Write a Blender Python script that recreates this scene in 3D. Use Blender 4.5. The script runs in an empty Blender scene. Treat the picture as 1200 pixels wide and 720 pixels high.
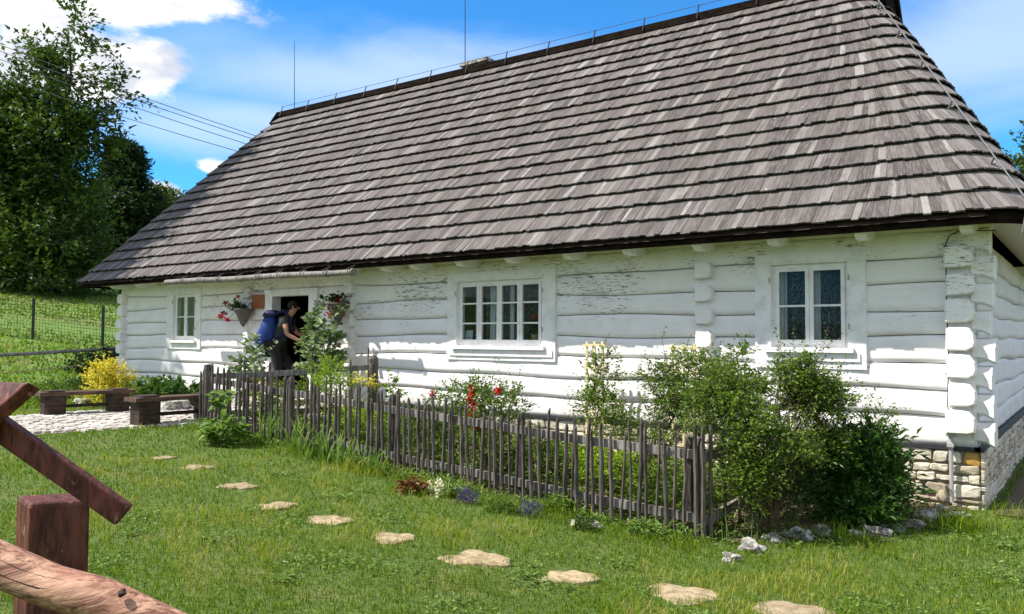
import bpy, math, random
import numpy as np
from mathutils import Vector, Matrix
random.seed(7); rng = np.random.default_rng(7)
scene = bpy.context.scene
C = scene.collection
PI = math.pi

# ------------------------------------------------------------ camera
R = np.array([[0.80367195, 0.59504077, 0.00615472], [-0.01980432, 0.03708225, -0.99911596], [-0.59474296, 0.80283958, 0.04158634]])
CAM = np.array([0.98328, -8.95414, 1.62]); F = 930.96
camd = bpy.data.cameras.new('camera'); cam = bpy.data.objects.new('camera', camd); C.objects.link(cam)
camd.sensor_width = 36; camd.lens = F / 1200 * 36; camd.clip_start = 0.05; camd.clip_end = 3000
cam.matrix_world = Matrix(((R[0][0], -R[1][0], -R[2][0], CAM[0]), (R[0][1], -R[1][1], -R[2][1], CAM[1]), (R[0][2], -R[1][2], -R[2][2], CAM[2]), (0, 0, 0, 1)))
scene.camera = cam

def ray(p):                                   # direction (depth 1) of a point of the photograph
    return R.T @ np.array([(p[0] - 600) / F, (p[1] - 360) / F, 1.0])
def onD(p, d): return CAM + ray(p) * d
def onY(p, y): r = ray(p); return CAM + r * ((y - CAM[1]) / r[1])

# ------------------------------------------------------------ light
AZ, EL = math.radians(45), math.radians(53.3)
SUN = Vector((-math.sin(AZ) * math.cos(EL), -math.cos(AZ) * math.cos(EL), math.sin(EL)))
sd = bpy.data.lights.new('sun', 'SUN'); so = bpy.data.objects.new('sun', sd); C.objects.link(so)
sd.energy = 5.0; sd.angle = math.radians(0.53); sd.color = (1.0, 0.95, 0.87)
so.rotation_euler = (-SUN).to_track_quat('-Z', 'Y').to_euler()
scene.view_settings.view_transform = 'Standard'; scene.view_settings.look = 'None'
scene.view_settings.exposure = 0.66; scene.view_settings.gamma = 1

class NT:                                      # small node-tree writer
    def __init__(s, nt): s.nt = nt; nt.nodes.clear()
    def n(s, t, ins=None, **kw):
        nd = s.nt.nodes.new(t)
        for k, v in kw.items(): setattr(nd, k, v)
        for k, v in (ins or {}).items(): s.put(nd.inputs[k], v)
        return nd
    def put(s, sock, v):
        if isinstance(v, bpy.types.NodeSocket): s.nt.links.new(v, sock)
        elif isinstance(v, bpy.types.Node): s.nt.links.new(v.outputs[0], sock)
        else:
            if isinstance(v, tuple) and len(v) == 3 and sock.type == 'RGBA': v = (*v, 1)
            sock.default_value = v
    def math(s, op, a, b=0.5, c=0.5, clamp=False): return s.n('ShaderNodeMath', {0: a, 1: b, 2: c}, operation=op, use_clamp=clamp)
    def vmath(s, op, a, b=(0, 0, 0)): return s.n('ShaderNodeVectorMath', {0: a, 1: b}, operation=op)
    def mix(s, f, a, b): 
        nd = s.nt.nodes.new('ShaderNodeMix'); nd.data_type = 'RGBA'
        s.put(nd.inputs[0], f); s.put(nd.inputs[6], a); s.put(nd.inputs[7], b); return nd.outputs[2]
    def noise(s, vec, scale, detail=3, rough=.5, dist=0): return s.n('ShaderNodeTexNoise', {'Vector': vec, 'Scale': scale, 'Detail': detail, 'Roughness': rough, 'Distortion': dist}).outputs[0]
    def step(s, v, a, b): return s.n('ShaderNodeMapRange', {0: v, 1: a, 2: b, 3: 0.0, 4: 1.0}, interpolation_type='SMOOTHSTEP').outputs[0]
    def sc(s, vec, k): return s.n('ShaderNodeMapping', {'Vector': vec, 'Scale': k}).outputs[0]

w = bpy.data.worlds.new('World'); scene.world = w; w.use_nodes = True
t = NT(w.node_tree)
sky = t.n('ShaderNodeTexSky', sky_type='NISHITA', sun_disc=False)
sky.sun_elevation = EL; sky.sun_rotation = math.atan2(SUN.x, SUN.y); sky.air_density = 1.0; sky.dust_density = 0.1; sky.ozone_density = 2.0
tc = t.n('ShaderNodeTexCoord').outputs['Generated']
base = t.n('ShaderNodeMix', data_type='RGBA', blend_type='MULTIPLY'); base.inputs[0].default_value = 1
t.put(base.inputs[6], sky); t.put(base.inputs[7], (0.30, 0.94, 1.42))
n1 = t.noise(t.sc(tc, (1, 1, 2.2)), 7, 7, .62, .3)
n2 = t.noise(t.sc(tc, (1, 1, 2.6)), 2.6, 5, .6, .5)
def blob(px, py, sx, sz, soft=.6):
    d = ray((px, py)); d /= np.linalg.norm(d)
    v = t.vmath('SUBTRACT', tc, tuple(float(q) for q in d))
    v = t.sc(v, (1 / sx, 1 / sx, 1 / sz))
    ln = t.n('ShaderNodeVectorMath', {0: v}, operation='LENGTH').outputs['Value']
    return t.math('SUBTRACT', 1.0, ln)
cl = None
for b in [(140, -12, .145, .04), (20, 5, .10, .03), (115, 75, .10, .045), (185, 75, .055, .032), (60, 60, .08, .03), (250, 196, .03, .013), (186, 226, .035, .018), (15, 75, .06, .03),
          (-200, 120, .2, .06), (600, -700, .4, .2)]:
    bb = blob(*b); cl = bb if cl is None else t.math('MAXIMUM', cl, bb)
cum = t.step(t.math('ADD', cl, t.math('MULTIPLY', t.math('SUBTRACT', n1, 0.5), 2.1)), 0.02, 0.42)
ci = None
for b in [(420, 95, .3, .05), (300, 140, .2, .03), (1140, 50, .2, .08), (240, 150, .15, .04), (620, 110, .15, .05)]:
    bb = blob(*b); ci = bb if ci is None else t.math('MAXIMUM', ci, bb)
cir = t.math('MULTIPLY', t.step(t.math('ADD', ci, t.math('MULTIPLY', t.math('SUBTRACT', n2, 0.45), 2.0)), -0.3, 1.0), 0.62)
n3 = t.noise(t.sc(tc, (1, 1, 2)), 11, 4, .55)
# broken cloud added out of view, south and overhead, warming and brightening shaded walls
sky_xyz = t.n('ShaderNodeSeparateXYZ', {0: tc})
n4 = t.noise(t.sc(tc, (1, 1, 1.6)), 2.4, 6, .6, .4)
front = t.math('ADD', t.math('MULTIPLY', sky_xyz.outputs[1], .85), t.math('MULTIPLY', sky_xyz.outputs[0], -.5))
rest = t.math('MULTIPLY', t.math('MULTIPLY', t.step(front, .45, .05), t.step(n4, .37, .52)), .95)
ccol = t.mix(t.step(n3, .35, .6), (4.3, 4.6, 5.3), (7.4, 7.3, 7.2))
c1 = t.mix(cir, base.outputs[2], (5.0, 5.9, 8.2))
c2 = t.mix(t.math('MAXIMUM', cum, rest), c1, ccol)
bg = t.n('ShaderNodeBackground', {'Color': c2, 'Strength': 0.105})
t.n('ShaderNodeOutputWorld', {'Surface': bg})

# ------------------------------------------------------------ materials
def mat(name, fn, rough=.8, spec=.3, bump=None):
    m = bpy.data.materials.new(name); m.use_nodes = True; t = NT(m.node_tree)
    r = fn(t); col, hgt, bs = (r + (None, .2))[:3] if isinstance(r, tuple) and not isinstance(r[0], float) else (r, None, .2)
    ins = {'Base Color': col, 'Roughness': rough, 'Specular IOR Level': spec}
    if hgt is not None: ins['Normal'] = t.n('ShaderNodeBump', {'Height': hgt, 'Strength': bs, 'Distance': .01})
    p = t.n('ShaderNodeBsdfPrincipled', ins); t.n('ShaderNodeOutputMaterial', {'Surface': p}); return m
def obc(t): return t.n('ShaderNodeTexCoord').outputs['Object']
def var(t): return t.n('ShaderNodeAttribute', attribute_name='var').outputs['Fac']
def f_white(t):
    o = obc(t); a = t.noise(o, 3, 4); b = t.noise(t.sc(o, (2, 8, 14)), 3, 5, .65)
    col = t.mix(t.step(a, .3, .75), (.86, .83, .82), (.78, .755, .74))
    col = t.mix(t.math('MULTIPLY', t.step(b, .56, .85), .35), col, (.52, .51, .46))
    sx = t.n('ShaderNodeSeparateXYZ', {0: o})
    dirt = t.math('MULTIPLY', t.step(sx.outputs[2], 1.05, .58), t.step(t.noise(o, 4, 6, .7), .45, .65)); col = t.mix(t.math('MULTIPLY', dirt, .5), col, (.45, .42, .34))
    hair = t.noise(t.sc(o, (.7, 3, 22)), 7, 5, .6, .2); col = t.mix(t.math('MULTIPLY', t.step(hair, .62, .70), .55), col, (.38, .37, .33))
    zone = t.math('MULTIPLY', t.step(sx.outputs[0], -6, -4.2), t.step(sx.outputs[2], 1.35, 2.3))
    pn = t.noise(o, 1.1, 3)
    zone = t.math('MULTIPLY', t.math('ADD', zone, .12), t.step(pn, .3, .62))
    cr = t.noise(t.sc(o, (1, 3, 8)), 9, 6, .7, .3)
    thr = t.math('SUBTRACT', .73, t.math('MULTIPLY', zone, .165))
    pk = t.step(t.math('SUBTRACT', cr, thr), 0, .025)
    col = t.mix(pk, col, (.20, .19, .15))
    h = t.math('SUBTRACT', t.math('MULTIPLY', b, .5), pk)
    return col, h, .35
M = {}
M['white'] = mat('white_limewash', f_white, .75)
M['white_trim'] = mat('white_trim_paint', lambda t: (t.mix(t.step(t.noise(obc(t), 9, 4), .35, .8), (.84, .82, .81), (.68, .67, .65)), t.noise(t.sc(obc(t), (4, 4, 4)), 12, 3), .1), .5)
M['soffit'] = mat('cream_soffit_boards', lambda t: (t.mix(t.noise(t.sc(obc(t), (1, 6, 6)), 3, 3), (.62, .60, .45), (.74, .72, .60)), t.noise(obc(t), 20, 3), .1), .8)
def f_shingle(t):
    v = var(t); uv = t.n('ShaderNodeUVMap').outputs[0]
    st = t.noise(t.sc(uv, (70, 3.0, 1)), 1, 4, .6); st2 = t.noise(t.sc(uv, (14, 1.2, 1)), 1, 3, .5)
    big = t.noise(obc(t), .7, 4, .6)
    r = t.n('ShaderNodeValToRGB', {0: v}); e = r.color_ramp.elements
    e[0].color = (.050, .042, .040, 1); e[1].color = (.27, .255, .245, 1)
    for p, c in ((.35, (.098, .084, .080, 1)), (.65, (.150, .133, .127, 1)), (.85, (.205, .188, .180, 1))): q = e.new(p); q.color = c
    col = t.mix(t.math('MULTIPLY', t.step(st, .42, .72), .8), r.outputs[0], (.20, .183, .175))
    col = t.mix(t.math('MULTIPLY', t.step(t.noise(t.sc(uv, (150, 5, 1)), 1, 3, .6), .55, .68), .7), col, (.035, .028, .026))
    col = t.mix(t.math('MULTIPLY', t.step(st2, .5, .7), .6), col, (.08, .068, .06))
    col = t.mix(t.math('MULTIPLY', t.step(big, .48, .7), .35), col, (.10, .085, .078))
    spk = t.noise(obc(t), 16, 2); col = t.mix(t.step(spk, .76, .80), col, (.55, .55, .50))
    return col, st, .5
M['shingle'] = mat('weathered_shingles', f_shingle, .85)
def wood(name, a, b, s=(30, 30, 3), rough=.75, k=1.0, spec=.3):
    def f(t):
        o = obc(t); n = t.noise(t.sc(o, s), k, 5, .62, .3); n2 = t.noise(o, 3, 3)
        return t.mix(t.step(t.math('ADD', t.math('MULTIPLY', n, .7), t.math('MULTIPLY', n2, .3)), .36, .64), a, b), n, .35
    return mat(name, f, rough, spec)
M['grey_wood'] = wood('weathered_grey_wood', (.10, .09, .08), (.27, .25, .235))
M['picket'] = wood('weathered_pickets', (.030, .024, .020), (.14, .12, .105), (60, 60, 5))
M['eave'] = wood('black_eave_wood', (.006, .004, .003), (.02, .013, .01), (8, 8, 25), .95, 1.0, .05)
M['dark_wood'] = wood('dark_stained_wood', (.018, .011, .008), (.06, .036, .026), (8, 8, 25))
M['bench_wood'] = wood('brown_bench_wood', (.045, .024, .016), (.13, .075, .05), (20, 4, 20))
def f_red(t):
    o = obc(t); n = t.noise(t.sc(o, (14, 14, 3)), 2, 6, .65, .3); c = t.noise(t.sc(o, (9, 9, 4)), 2.2, 5, .7); k = t.noise(t.sc(o, (60, 60, 6)), 1, 3, .6)
    col = t.mix(t.step(n, .35, .65), (.045, .012, .009), (.15, .045, .030)); col = t.mix(t.math('MULTIPLY', t.step(c, .60, .66), .7), col, (.30, .17, .12)); col = t.mix(t.math('MULTIPLY', t.step(k, .60, .68), .8), col, (.015, .008, .006))
    return col, t.math('ADD', n, k), .6
M['red_wood'] = mat('reddish_brown_worn_paint', f_red, .6)
def f_log(t):
    o = t.n('ShaderNodeMapping', {'Vector': obc(t), 'Rotation': (0, math.radians(20), math.radians(-37))}).outputs[0]
    n = t.noise(t.sc(o, (1.2, 16, 16)), 2.2, 7, .7, .5); k = t.noise(t.sc(o, (2.0, 60, 60)), 1.2, 4, .6, .3); q = t.noise(o, 5, 4)
    col = t.mix(t.step(n, .36, .62), (.16, .06, .035), (.50, .29, .19)); col = t.mix(t.math('MULTIPLY', t.step(q, .5, .7), .5), col, (.30, .11, .07)); col = t.mix(t.math('MULTIPLY', t.step(k, .58, .66), .75), col, (.07, .03, .02))
    return col, t.math('ADD', n, t.math('MULTIPLY', k, -.6)), .7
M['log_wood'] = mat('weathered_pink_log', f_log, .6)
M['pale_wood'] = wood('pale_yellow_lath', (.62, .50, .26), (.72, .62, .38), (20, 20, 4))
M['black_metal'] = mat('dark_metal', lambda t: t.mix(t.noise(obc(t), 20), (.02, .02, .022), (.05, .05, .055)), .5)
M['grey_metal'] = mat('grey_metal', lambda t: t.mix(t.noise(obc(t), 30), (.30, .30, .30), (.45, .45, .44)), .45)
M['down_metal'] = mat('dull_cable', lambda t: t.mix(t.noise(obc(t), 30), (.12, .12, .12), (.22, .22, .21)), .6)
M['bark'] = wood('tree_bark', (.04, .03, .022), (.12, .10, .08), (12, 12, 3))
M['twig'] = wood('shrub_twigs', (.05, .035, .02), (.13, .10, .05), (20, 20, 5))
M['green_stem'] = wood('green_stems', (.05, .09, .02), (.10, .16, .05), (20, 20, 5))
def f_stone(t):
    v = var(t); o = obc(t); n = t.noise(o, 9, 6, .65); n2 = t.noise(o, 38, 4, .6)
    r = t.n('ShaderNodeValToRGB', {0: v}); e = r.color_ramp.elements
    e[0].color = (.34, .29, .21, 1); e[1].color = (.50, .28, .06, 1)
    for p, c in ((.3, (.60, .54, .43, 1)), (.7, (.68, .63, .53, 1)), (.93, (.56, .50, .40, 1)), (.96, (.52, .30, .07, 1))): q = e.new(p); q.color = c
    col = t.mix(t.math('MULTIPLY', t.step(n, .45, .68), .7), r.outputs[0], (.30, .24, .16))
    return col, t.math('ADD', n, t.math('MULTIPLY', n2, .4)), .7
M['stone'] = mat('limestone_blocks', f_stone, .9)
M['mortar'] = mat('dark_mortar', lambda t: (t.mix(t.noise(obc(t), 12, 4), (.16, .13, .09), (.30, .26, .20)), t.noise(obc(t), 30, 4), .6), .95)
M['rock'] = mat('grey_white_rock', lambda t: (t.mix(t.step(t.noise(obc(t), 11, 6, .7), .38, .62), (.12, .11, .10), (.44, .43, .40)), t.noise(obc(t), 18, 6, .7), .9), .9)
M['slab'] = mat('sandy_stepping_stone', lambda t: (t.mix(t.step(t.noise(obc(t), 14, 6, .7), .35, .65), t.mix(t.n('ShaderNodeObjectInfo').outputs['Random'], (.44, .34, .20), (.34, .27, .18)), (.20, .15, .08)), t.noise(obc(t), 50, 5, .7), .5), .92)
def f_cob(t):
    v = var(t); n = t.noise(obc(t), 25, 4)
    return t.mix(t.step(n, .4, .75), t.mix(v, (.36, .33, .29), (.62, .60, .56)), (.30, .27, .22)), n, .4
M['cobble'] = mat('pale_cobbles', f_cob, .9)
def f_ground(t):
    o = obc(t); n = t.noise(o, 1.2, 5, .6); n2 = t.noise(o, 26, 5, .7); big = t.noise(o, .12, 4, .6)
    g = t.mix(t.step(n2, .35, .65), (.045, .075, .014), (.10, .145, .03))
    g = t.mix(t.math('MULTIPLY', t.step(n, .5, .72), .5), g, (.16, .15, .05))
    far = t.step(t.n('ShaderNodeSeparateXYZ', {0: o}).outputs[0], -16, -20)
    f1 = t.mix(t.step(t.noise(o, .3, 5, .65), .45, .62), (.10, .20, .02), (.20, .15, .07)); f1 = t.mix(t.step(n2, .3, .7), f1, (.07, .13, .015))
    return t.mix(far, g, t.mix(.35, f1, t.mix(t.step(n, .35, .65), (.06, .11, .02), (.20, .28, .06)))), n2, .6
M['ground'] = mat('lawn_ground', f_ground, .95)
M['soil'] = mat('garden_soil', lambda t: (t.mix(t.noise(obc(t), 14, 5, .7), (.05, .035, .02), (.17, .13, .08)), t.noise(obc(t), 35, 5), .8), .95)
def leaf(name, a, b, tr=.35, rough=.5, c=None, spec=.3):
    m = bpy.data.materials.new(name); m.use_nodes = True; t = NT(m.node_tree)
    v = var(t); col = t.mix(v, a, b)
    if c: col = t.mix(t.step(v, .93, .95), col, c)
    p = t.n('ShaderNodeBsdfPrincipled', {'Base Color': col, 'Roughness': rough, 'Specular IOR Level': spec})
    tb = t.n('ShaderNodeBsdfTranslucent', {'Color': t.mix(.5, col, t.mix(v, (a[0]*2, a[1]*2, a[2]), (b[0]*1.7, b[1]*1.7, b[2])))})
    t.n('ShaderNodeOutputMaterial', {'Surface': t.n('ShaderNodeMixShader', {0: tr, 1: p, 2: tb})}); return m
M['grass'] = leaf('grass_blades', (.060, .130, .004), (.24, .31, .014), .4, .6, (.40, .35, .10), .12)
M['meadow'] = leaf('meadow_grass', (.07, .14, .01), (.22, .30, .03), .4, .6, (.30, .27, .10), .12)
M['leaf_tree'] = leaf('tree_leaves', (.022, .048, .008), (.095, .15, .018), .25)
M['leaf_dark'] = leaf('dark_leaves', (.012, .028, .008), (.045, .075, .015), .2)
M['needle'] = leaf('pine_needles', (.010, .025, .010), (.035, .060, .022), .15)
M['leaf_bush'] = leaf('rose_bush_leaves', (.055, .105, .012), (.17, .26, .03), .35, .5, (.16, .07, .03))
M['leaf_pale'] = leaf('grey_green_leaves', (.09, .15, .06), (.24, .31, .14), .3)
M['leaf_lime'] = leaf('lime_leaves', (.12, .22, .01), (.30, .42, .02), .4)
M['leaf_peony'] = leaf('glossy_dark_leaves', (.025, .07, .010), (.07, .15, .022), .25, .35)
M['leaf_yellow'] = leaf('yellow_leaves', (.50, .42, .03), (.75, .68, .10), .35)
M['leaf_iris'] = leaf('sword_leaves', (.07, .15, .02), (.22, .32, .07), .4)
M['red'] = leaf('red_petals', (.30, .004, .006), (.60, .012, .02), .15)
M['purple'] = leaf('purple_flowers', (.06, .03, .18), (.14, .09, .30), .2)
M['maroon'] = leaf('maroon_leaves', (.10, .03, .015), (.22, .09, .03), .3)
M['whitepet'] = leaf('white_petals', (.60, .58, .45), (.80, .78, .65), .3)
M['wicker'] = mat('grey_wicker', lambda t: (t.mix(t.noise(t.sc(obc(t), (10, 10, 40)), 2, 3), (.06, .052, .042), (.20, .18, .15)), t.noise(t.sc(obc(t), (10, 10, 60)), 2, 3), 1.0), .9)
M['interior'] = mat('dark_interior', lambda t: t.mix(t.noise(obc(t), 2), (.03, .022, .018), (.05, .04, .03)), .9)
M['door'] = wood('brown_door', (.06, .022, .012), (.12, .05, .03), (3, 3, 12))
M['plaque'] = mat('rust_brown_plaque', lambda t: t.mix(t.step(t.noise(t.sc(obc(t), (6, 6, 30)), 3, 3), .5, .6), (.30, .09, .03), (.22, .065, .025)), .5)
def m_glass():
    m = bpy.data.materials.new('window_glass'); m.use_nodes = True; t = NT(m.node_tree)
    fr = t.n('ShaderNodeFresnel', {'IOR': 1.5}); g = t.n('ShaderNodeBsdfGlossy', {'Color': (.9, .95, 1), 'Roughness': .02}); tr = t.n('ShaderNodeBsdfTransparent', {'Color': (.86, .9, .9)})
    t.n('ShaderNodeOutputMaterial', {'Surface': t.n('ShaderNodeMixShader', {0: t.math('MULTIPLY', fr, .16), 1: tr, 2: g})}); return m
M['glass'] = m_glass()
def m_lace():
    m = bpy.data.materials.new('lace_curtain'); m.use_nodes = True; t = NT(m.node_tree); o = obc(t)
    a = t.step(t.noise(t.sc(o, (1, 1, .9)), 42, 2), .42, .56); 
    d = t.n('ShaderNodeBsdfDiffuse', {'Color': (.55, .56, .58)}); tr = t.n('ShaderNodeBsdfTransparent')
    t.n('ShaderNodeOutputMaterial', {'Surface': t.n('ShaderNodeMixShader', {0: t.math('MULTIPLY_ADD', a, .22, .05), 1: tr, 2: d})}); return m
M['lace'] = m_lace()
M['curtain'] = mat('white_curtain', lambda t: t.mix(t.noise(t.sc(obc(t), (30, 30, 1)), 2, 2), (.5, .5, .52), (.75, .75, .77)), .9)
def plain(name, c, rough=.7): return mat(name, lambda t: t.mix(t.noise(obc(t), 25, 3), c, tuple(q * .78 for q in c)), rough)
M['skin'] = plain('skin', (.55, .30, .20), .5); M['shirt'] = plain('charcoal_shirt', (.035, .042, .045), .9); M['trousers'] = plain('dark_green_trousers', (.018, .022, .020), .9)
M['blue'] = plain('blue_pack_fabric', (.012, .045, .22), .6); M['navy'] = plain('navy_pack_fabric', (.01, .018, .07), .6); M['hair'] = plain('dark_hair', (.02, .013, .01)); M['shoe'] = plain('brown_shoe', (.06, .035, .02))
M['card'] = plain('pale_card', (.45, .52, .55)); M['terra'] = plain('terracotta', (.40, .22, .12)); M['redlabel'] = plain('red_label', (.55, .03, .03)); M['straw'] = plain('straw', (.45, .36, .2))

# ------------------------------------------------------------ builders
def link(o, parent=None):
    C.objects.link(o)
    if parent is not None: o.parent = parent
    return o
def tag(o, label=None, cat=None, group=None, kind=None):
    for k, v in (('label', label), ('category', cat), ('group', group), ('kind', kind)):
        if v: o[k] = v
    return o
def thing(name, label, cat, loc=(0, 0, 0), group=None):
    o = bpy.data.objects.new(name, None); o.empty_display_size = .1; C.objects.link(o); o.location = tuple(float(q) for q in loc)
    return tag(o, label, cat, group)
def npmesh(name, V, faces_n, L, m, parent=None, var=None, smooth=False, uv=None):
    """V Nx3, faces_n vertices per face (int or array), L flat loop indices. World coordinates; parent only has a translation."""
    V = np.asarray(V, np.float32)
    if parent is not None:
        off = np.zeros(3); p = parent
        while p is not None: off += np.array(p.location); p = p.parent
        V = V - off.astype(np.float32)
    me = bpy.data.meshes.new(name); L = np.asarray(L, np.int32).ravel()
    me.vertices.add(len(V)); me.vertices.foreach_set('co', V.ravel())
    me.loops.add(len(L)); me.loops.foreach_set('vertex_index', L)
    if np.isscalar(faces_n): nf = len(L) // faces_n; tot = np.full(nf, faces_n, np.int32)
    else: tot = np.asarray(faces_n, np.int32); nf = len(tot)
    st = np.concatenate([[0], np.cumsum(tot)[:-1]]).astype(np.int32)
    me.polygons.add(nf); me.polygons.foreach_set('loop_start', st); me.polygons.foreach_set('loop_total', tot)
    me.polygons.foreach_set('use_smooth', np.full(nf, bool(smooth)))
    if uv is not None:
        u = me.uv_layers.new(name='UVMap'); u.data.foreach_set('uv', np.asarray(uv, np.float32)[L].ravel())
    me.update(calc_edges=True)
    if var is not None:
        a = me.attributes.new('var', 'FLOAT', 'POINT'); a.data.foreach_set('value', np.asarray(var, np.float32))
    me.validate(); me.materials.append(m)
    return link(bpy.data.objects.new(name, me), parent)
class MB:
    def __init__(s): s.v = []; s.f = []; s.a = []; s.uv = []
    def add(s, vs, fs, a=.5, uv=None):
        o = len(s.v); s.v += [tuple(map(float, q)) for q in vs]; s.f += [tuple(i + o for i in f) for f in fs]; s.a += [a] * len(vs)
        s.uv += uv if uv else [(0, 0)] * len(vs); return s
    def hexa(s, p, a=.5, uv=None):   # p: 4 bottom (ccw from above) + 4 top
        return s.add(p, [(3, 2, 1, 0), (4, 5, 6, 7), (0, 1, 5, 4), (1, 2, 6, 5), (2, 3, 7, 6), (3, 0, 4, 7)], a, uv)
    def box(s, x0, x1, y0, y1, z0, z1, a=.5):
        return s.hexa([(x0, y0, z0), (x1, y0, z0), (x1, y1, z0), (x0, y1, z0), (x0, y0, z1), (x1, y0, z1), (x1, y1, z1), (x0, y1, z1)], a)
    def beam(s, p0, p1, wd, th, up=(0, 0, 1), a=.5):
        p0, p1 = Vector(p0), Vector(p1); d = (p1 - p0).normalized(); u = Vector(up); sd_ = d.cross(u).normalized(); u = sd_.cross(d).normalized()
        q = [p0 - sd_ * wd / 2 - u * th / 2, p0 + sd_ * wd / 2 - u * th / 2, p1 + sd_ * wd / 2 - u * th / 2, p1 - sd_ * wd / 2 - u * th / 2]
        return s.hexa(q + [k + u * th for k in q], a)
    def tube(s, pts, r, n=6, a=.5, caps=True):
        pts = [Vector(tuple(map(float, p))) for p in pts]; rs = r if hasattr(r, '__len__') else [r] * len(pts)
        vs = []; fs = []; prev = None
        for i, p in enumerate(pts):
            d = (pts[min(i + 1, len(pts) - 1)] - pts[max(i - 1, 0)]).normalized()
            if prev is None: prev = d.orthogonal().normalized()
            sdv = (prev - d * prev.dot(d)); sdv = sdv.normalized() if sdv.length > 1e-6 else d.orthogonal().normalized(); prev = sdv; u = d.cross(sdv)
            for k in range(n): th = 2 * PI * k / n; vs.append(p + (sdv * math.cos(th) + u * math.sin(th)) * rs[i])
        for i in range(len(pts) - 1):
            for k in range(n): fs.append((i * n + k, i * n + (k + 1) % n, (i + 1) * n + (k + 1) % n, (i + 1) * n + k))
        if caps: fs.append(tuple(range(n - 1, -1, -1))); fs.append(tuple((len(pts) - 1) * n + k for k in range(n)))
        return s.add(vs, fs, a)
    def prism(s, out, y0, y1, a=.5, ax='y'):   # outline in (x,z) swept along y, or (y,z) swept along x
        n = len(out)
        f = (lambda q, d: (q[0], d, q[1])) if ax == 'y' else (lambda q, d: (d, q[0], q[1]))
        vs = [f(q, y0) for q in out] + [f(q, y1) for q in out]
        return s.add(vs, [tuple(range(n)), tuple(range(2 * n - 1, n - 1, -1))] + [(i, i + n, (i + 1) % n + n, (i + 1) % n) for i in range(n)], a)
    def rock(s, c, r, jag=.25, seed=0, a=.5, rings=7, seg=10, flat=1.0):
        rr = random.Random(seed); ph = [(rr.uniform(-1, 1), rr.uniform(-1, 1), rr.uniform(-1, 1), rr.uniform(2, 6), rr.uniform(0, 6)) for _ in range(6)]
        vs = []; fs = []
        def pt(d):
            k = 1 + sum(jag * .4 * math.sin(q[3] * (q[0] * d[0] + q[1] * d[1] + q[2] * d[2]) + q[4]) for q in ph) + rr.uniform(-.25, .25) * jag
            return (c[0] + d[0] * r[0] * k, c[1] + d[1] * r[1] * k, c[2] + max(-flat, min(flat, d[2])) * r[2] * k)
        vs.append(pt((0, 0, 1)))
        for i in range(1, rings):
            th = PI * i / rings
            for j in range(seg): fi = 2 * PI * (j + .5 * (i % 2)) / seg; vs.append(pt((math.sin(th) * math.cos(fi), math.sin(th) * math.sin(fi), math.cos(th))))
        vs.append(pt((0, 0, -1)))
        for j in range(seg): fs.append((0, 1 + j, 1 + (j + 1) % seg))
        for i in range(rings - 2):
            for j in range(seg): A = 1 + i * seg; fs.append((A + j, A + seg + j, A + seg + (j + 1) % seg, A + (j + 1) % seg))
        A = 1 + (rings - 2) * seg; last = len(vs) - 1
        for j in range(seg): fs.append((last, A + (j + 1) % seg, A + j))
        return s.add(vs, fs, a)
    def build(s, name, m, parent=None, smooth=False, flip=False):
        L = [i for f in s.f for i in (f[::-1] if flip else f)]
        o = npmesh(name, np.array(s.v), [len(f) for f in s.f], L, m, parent, s.a, smooth, np.array(s.uv))
        if smooth: o.data.set_sharp_from_angle(angle=math.radians(42))
        return o
def leaves(name, P, size, m, parent=None, aspect=.5, up=.5, var=None, dirs=None, kind=None, fold=.15):
    """one leaf-shaped face pair per point"""
    P = np.asarray(P, float); N = len(P); size = np.broadcast_to(np.asarray(size, float), (N,)) * rng.uniform(.65, 1.25, N)
    n = rng.normal(size=(N, 3)); n[:, 2] = np.abs(n[:, 2]) + up * 1.5; n /= np.linalg.norm(n, axis=1)[:, None]
    d = rng.normal(size=(N, 3)) if dirs is None else np.asarray(dirs) + rng.normal(size=(N, 3)) * .35
    d -= n * np.sum(d * n, 1)[:, None]; d /= np.linalg.norm(d, axis=1)[:, None] + 1e-9
    s = np.cross(n, d); Ls = size[:, None]
    v0 = P; v1 = P + d * Ls * .42 + s * Ls * aspect * .5 + n * Ls * fold; v2 = P + d * Ls; v3 = P + d * Ls * .42 - s * Ls * aspect * .5 + n * Ls * fold
    V = np.stack([v0, v1, v2, v3], 1).reshape(-1, 3)
    L = (np.arange(N)[:, None] * 4 + np.array([0, 1, 2, 0, 2, 3])).ravel()
    va = np.repeat(rng.uniform(0, 1, N) if var is None else var, 4)
    o = npmesh(name, V, 3, L, m, parent, va)
    if kind: o['kind'] = kind
    return o
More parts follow.
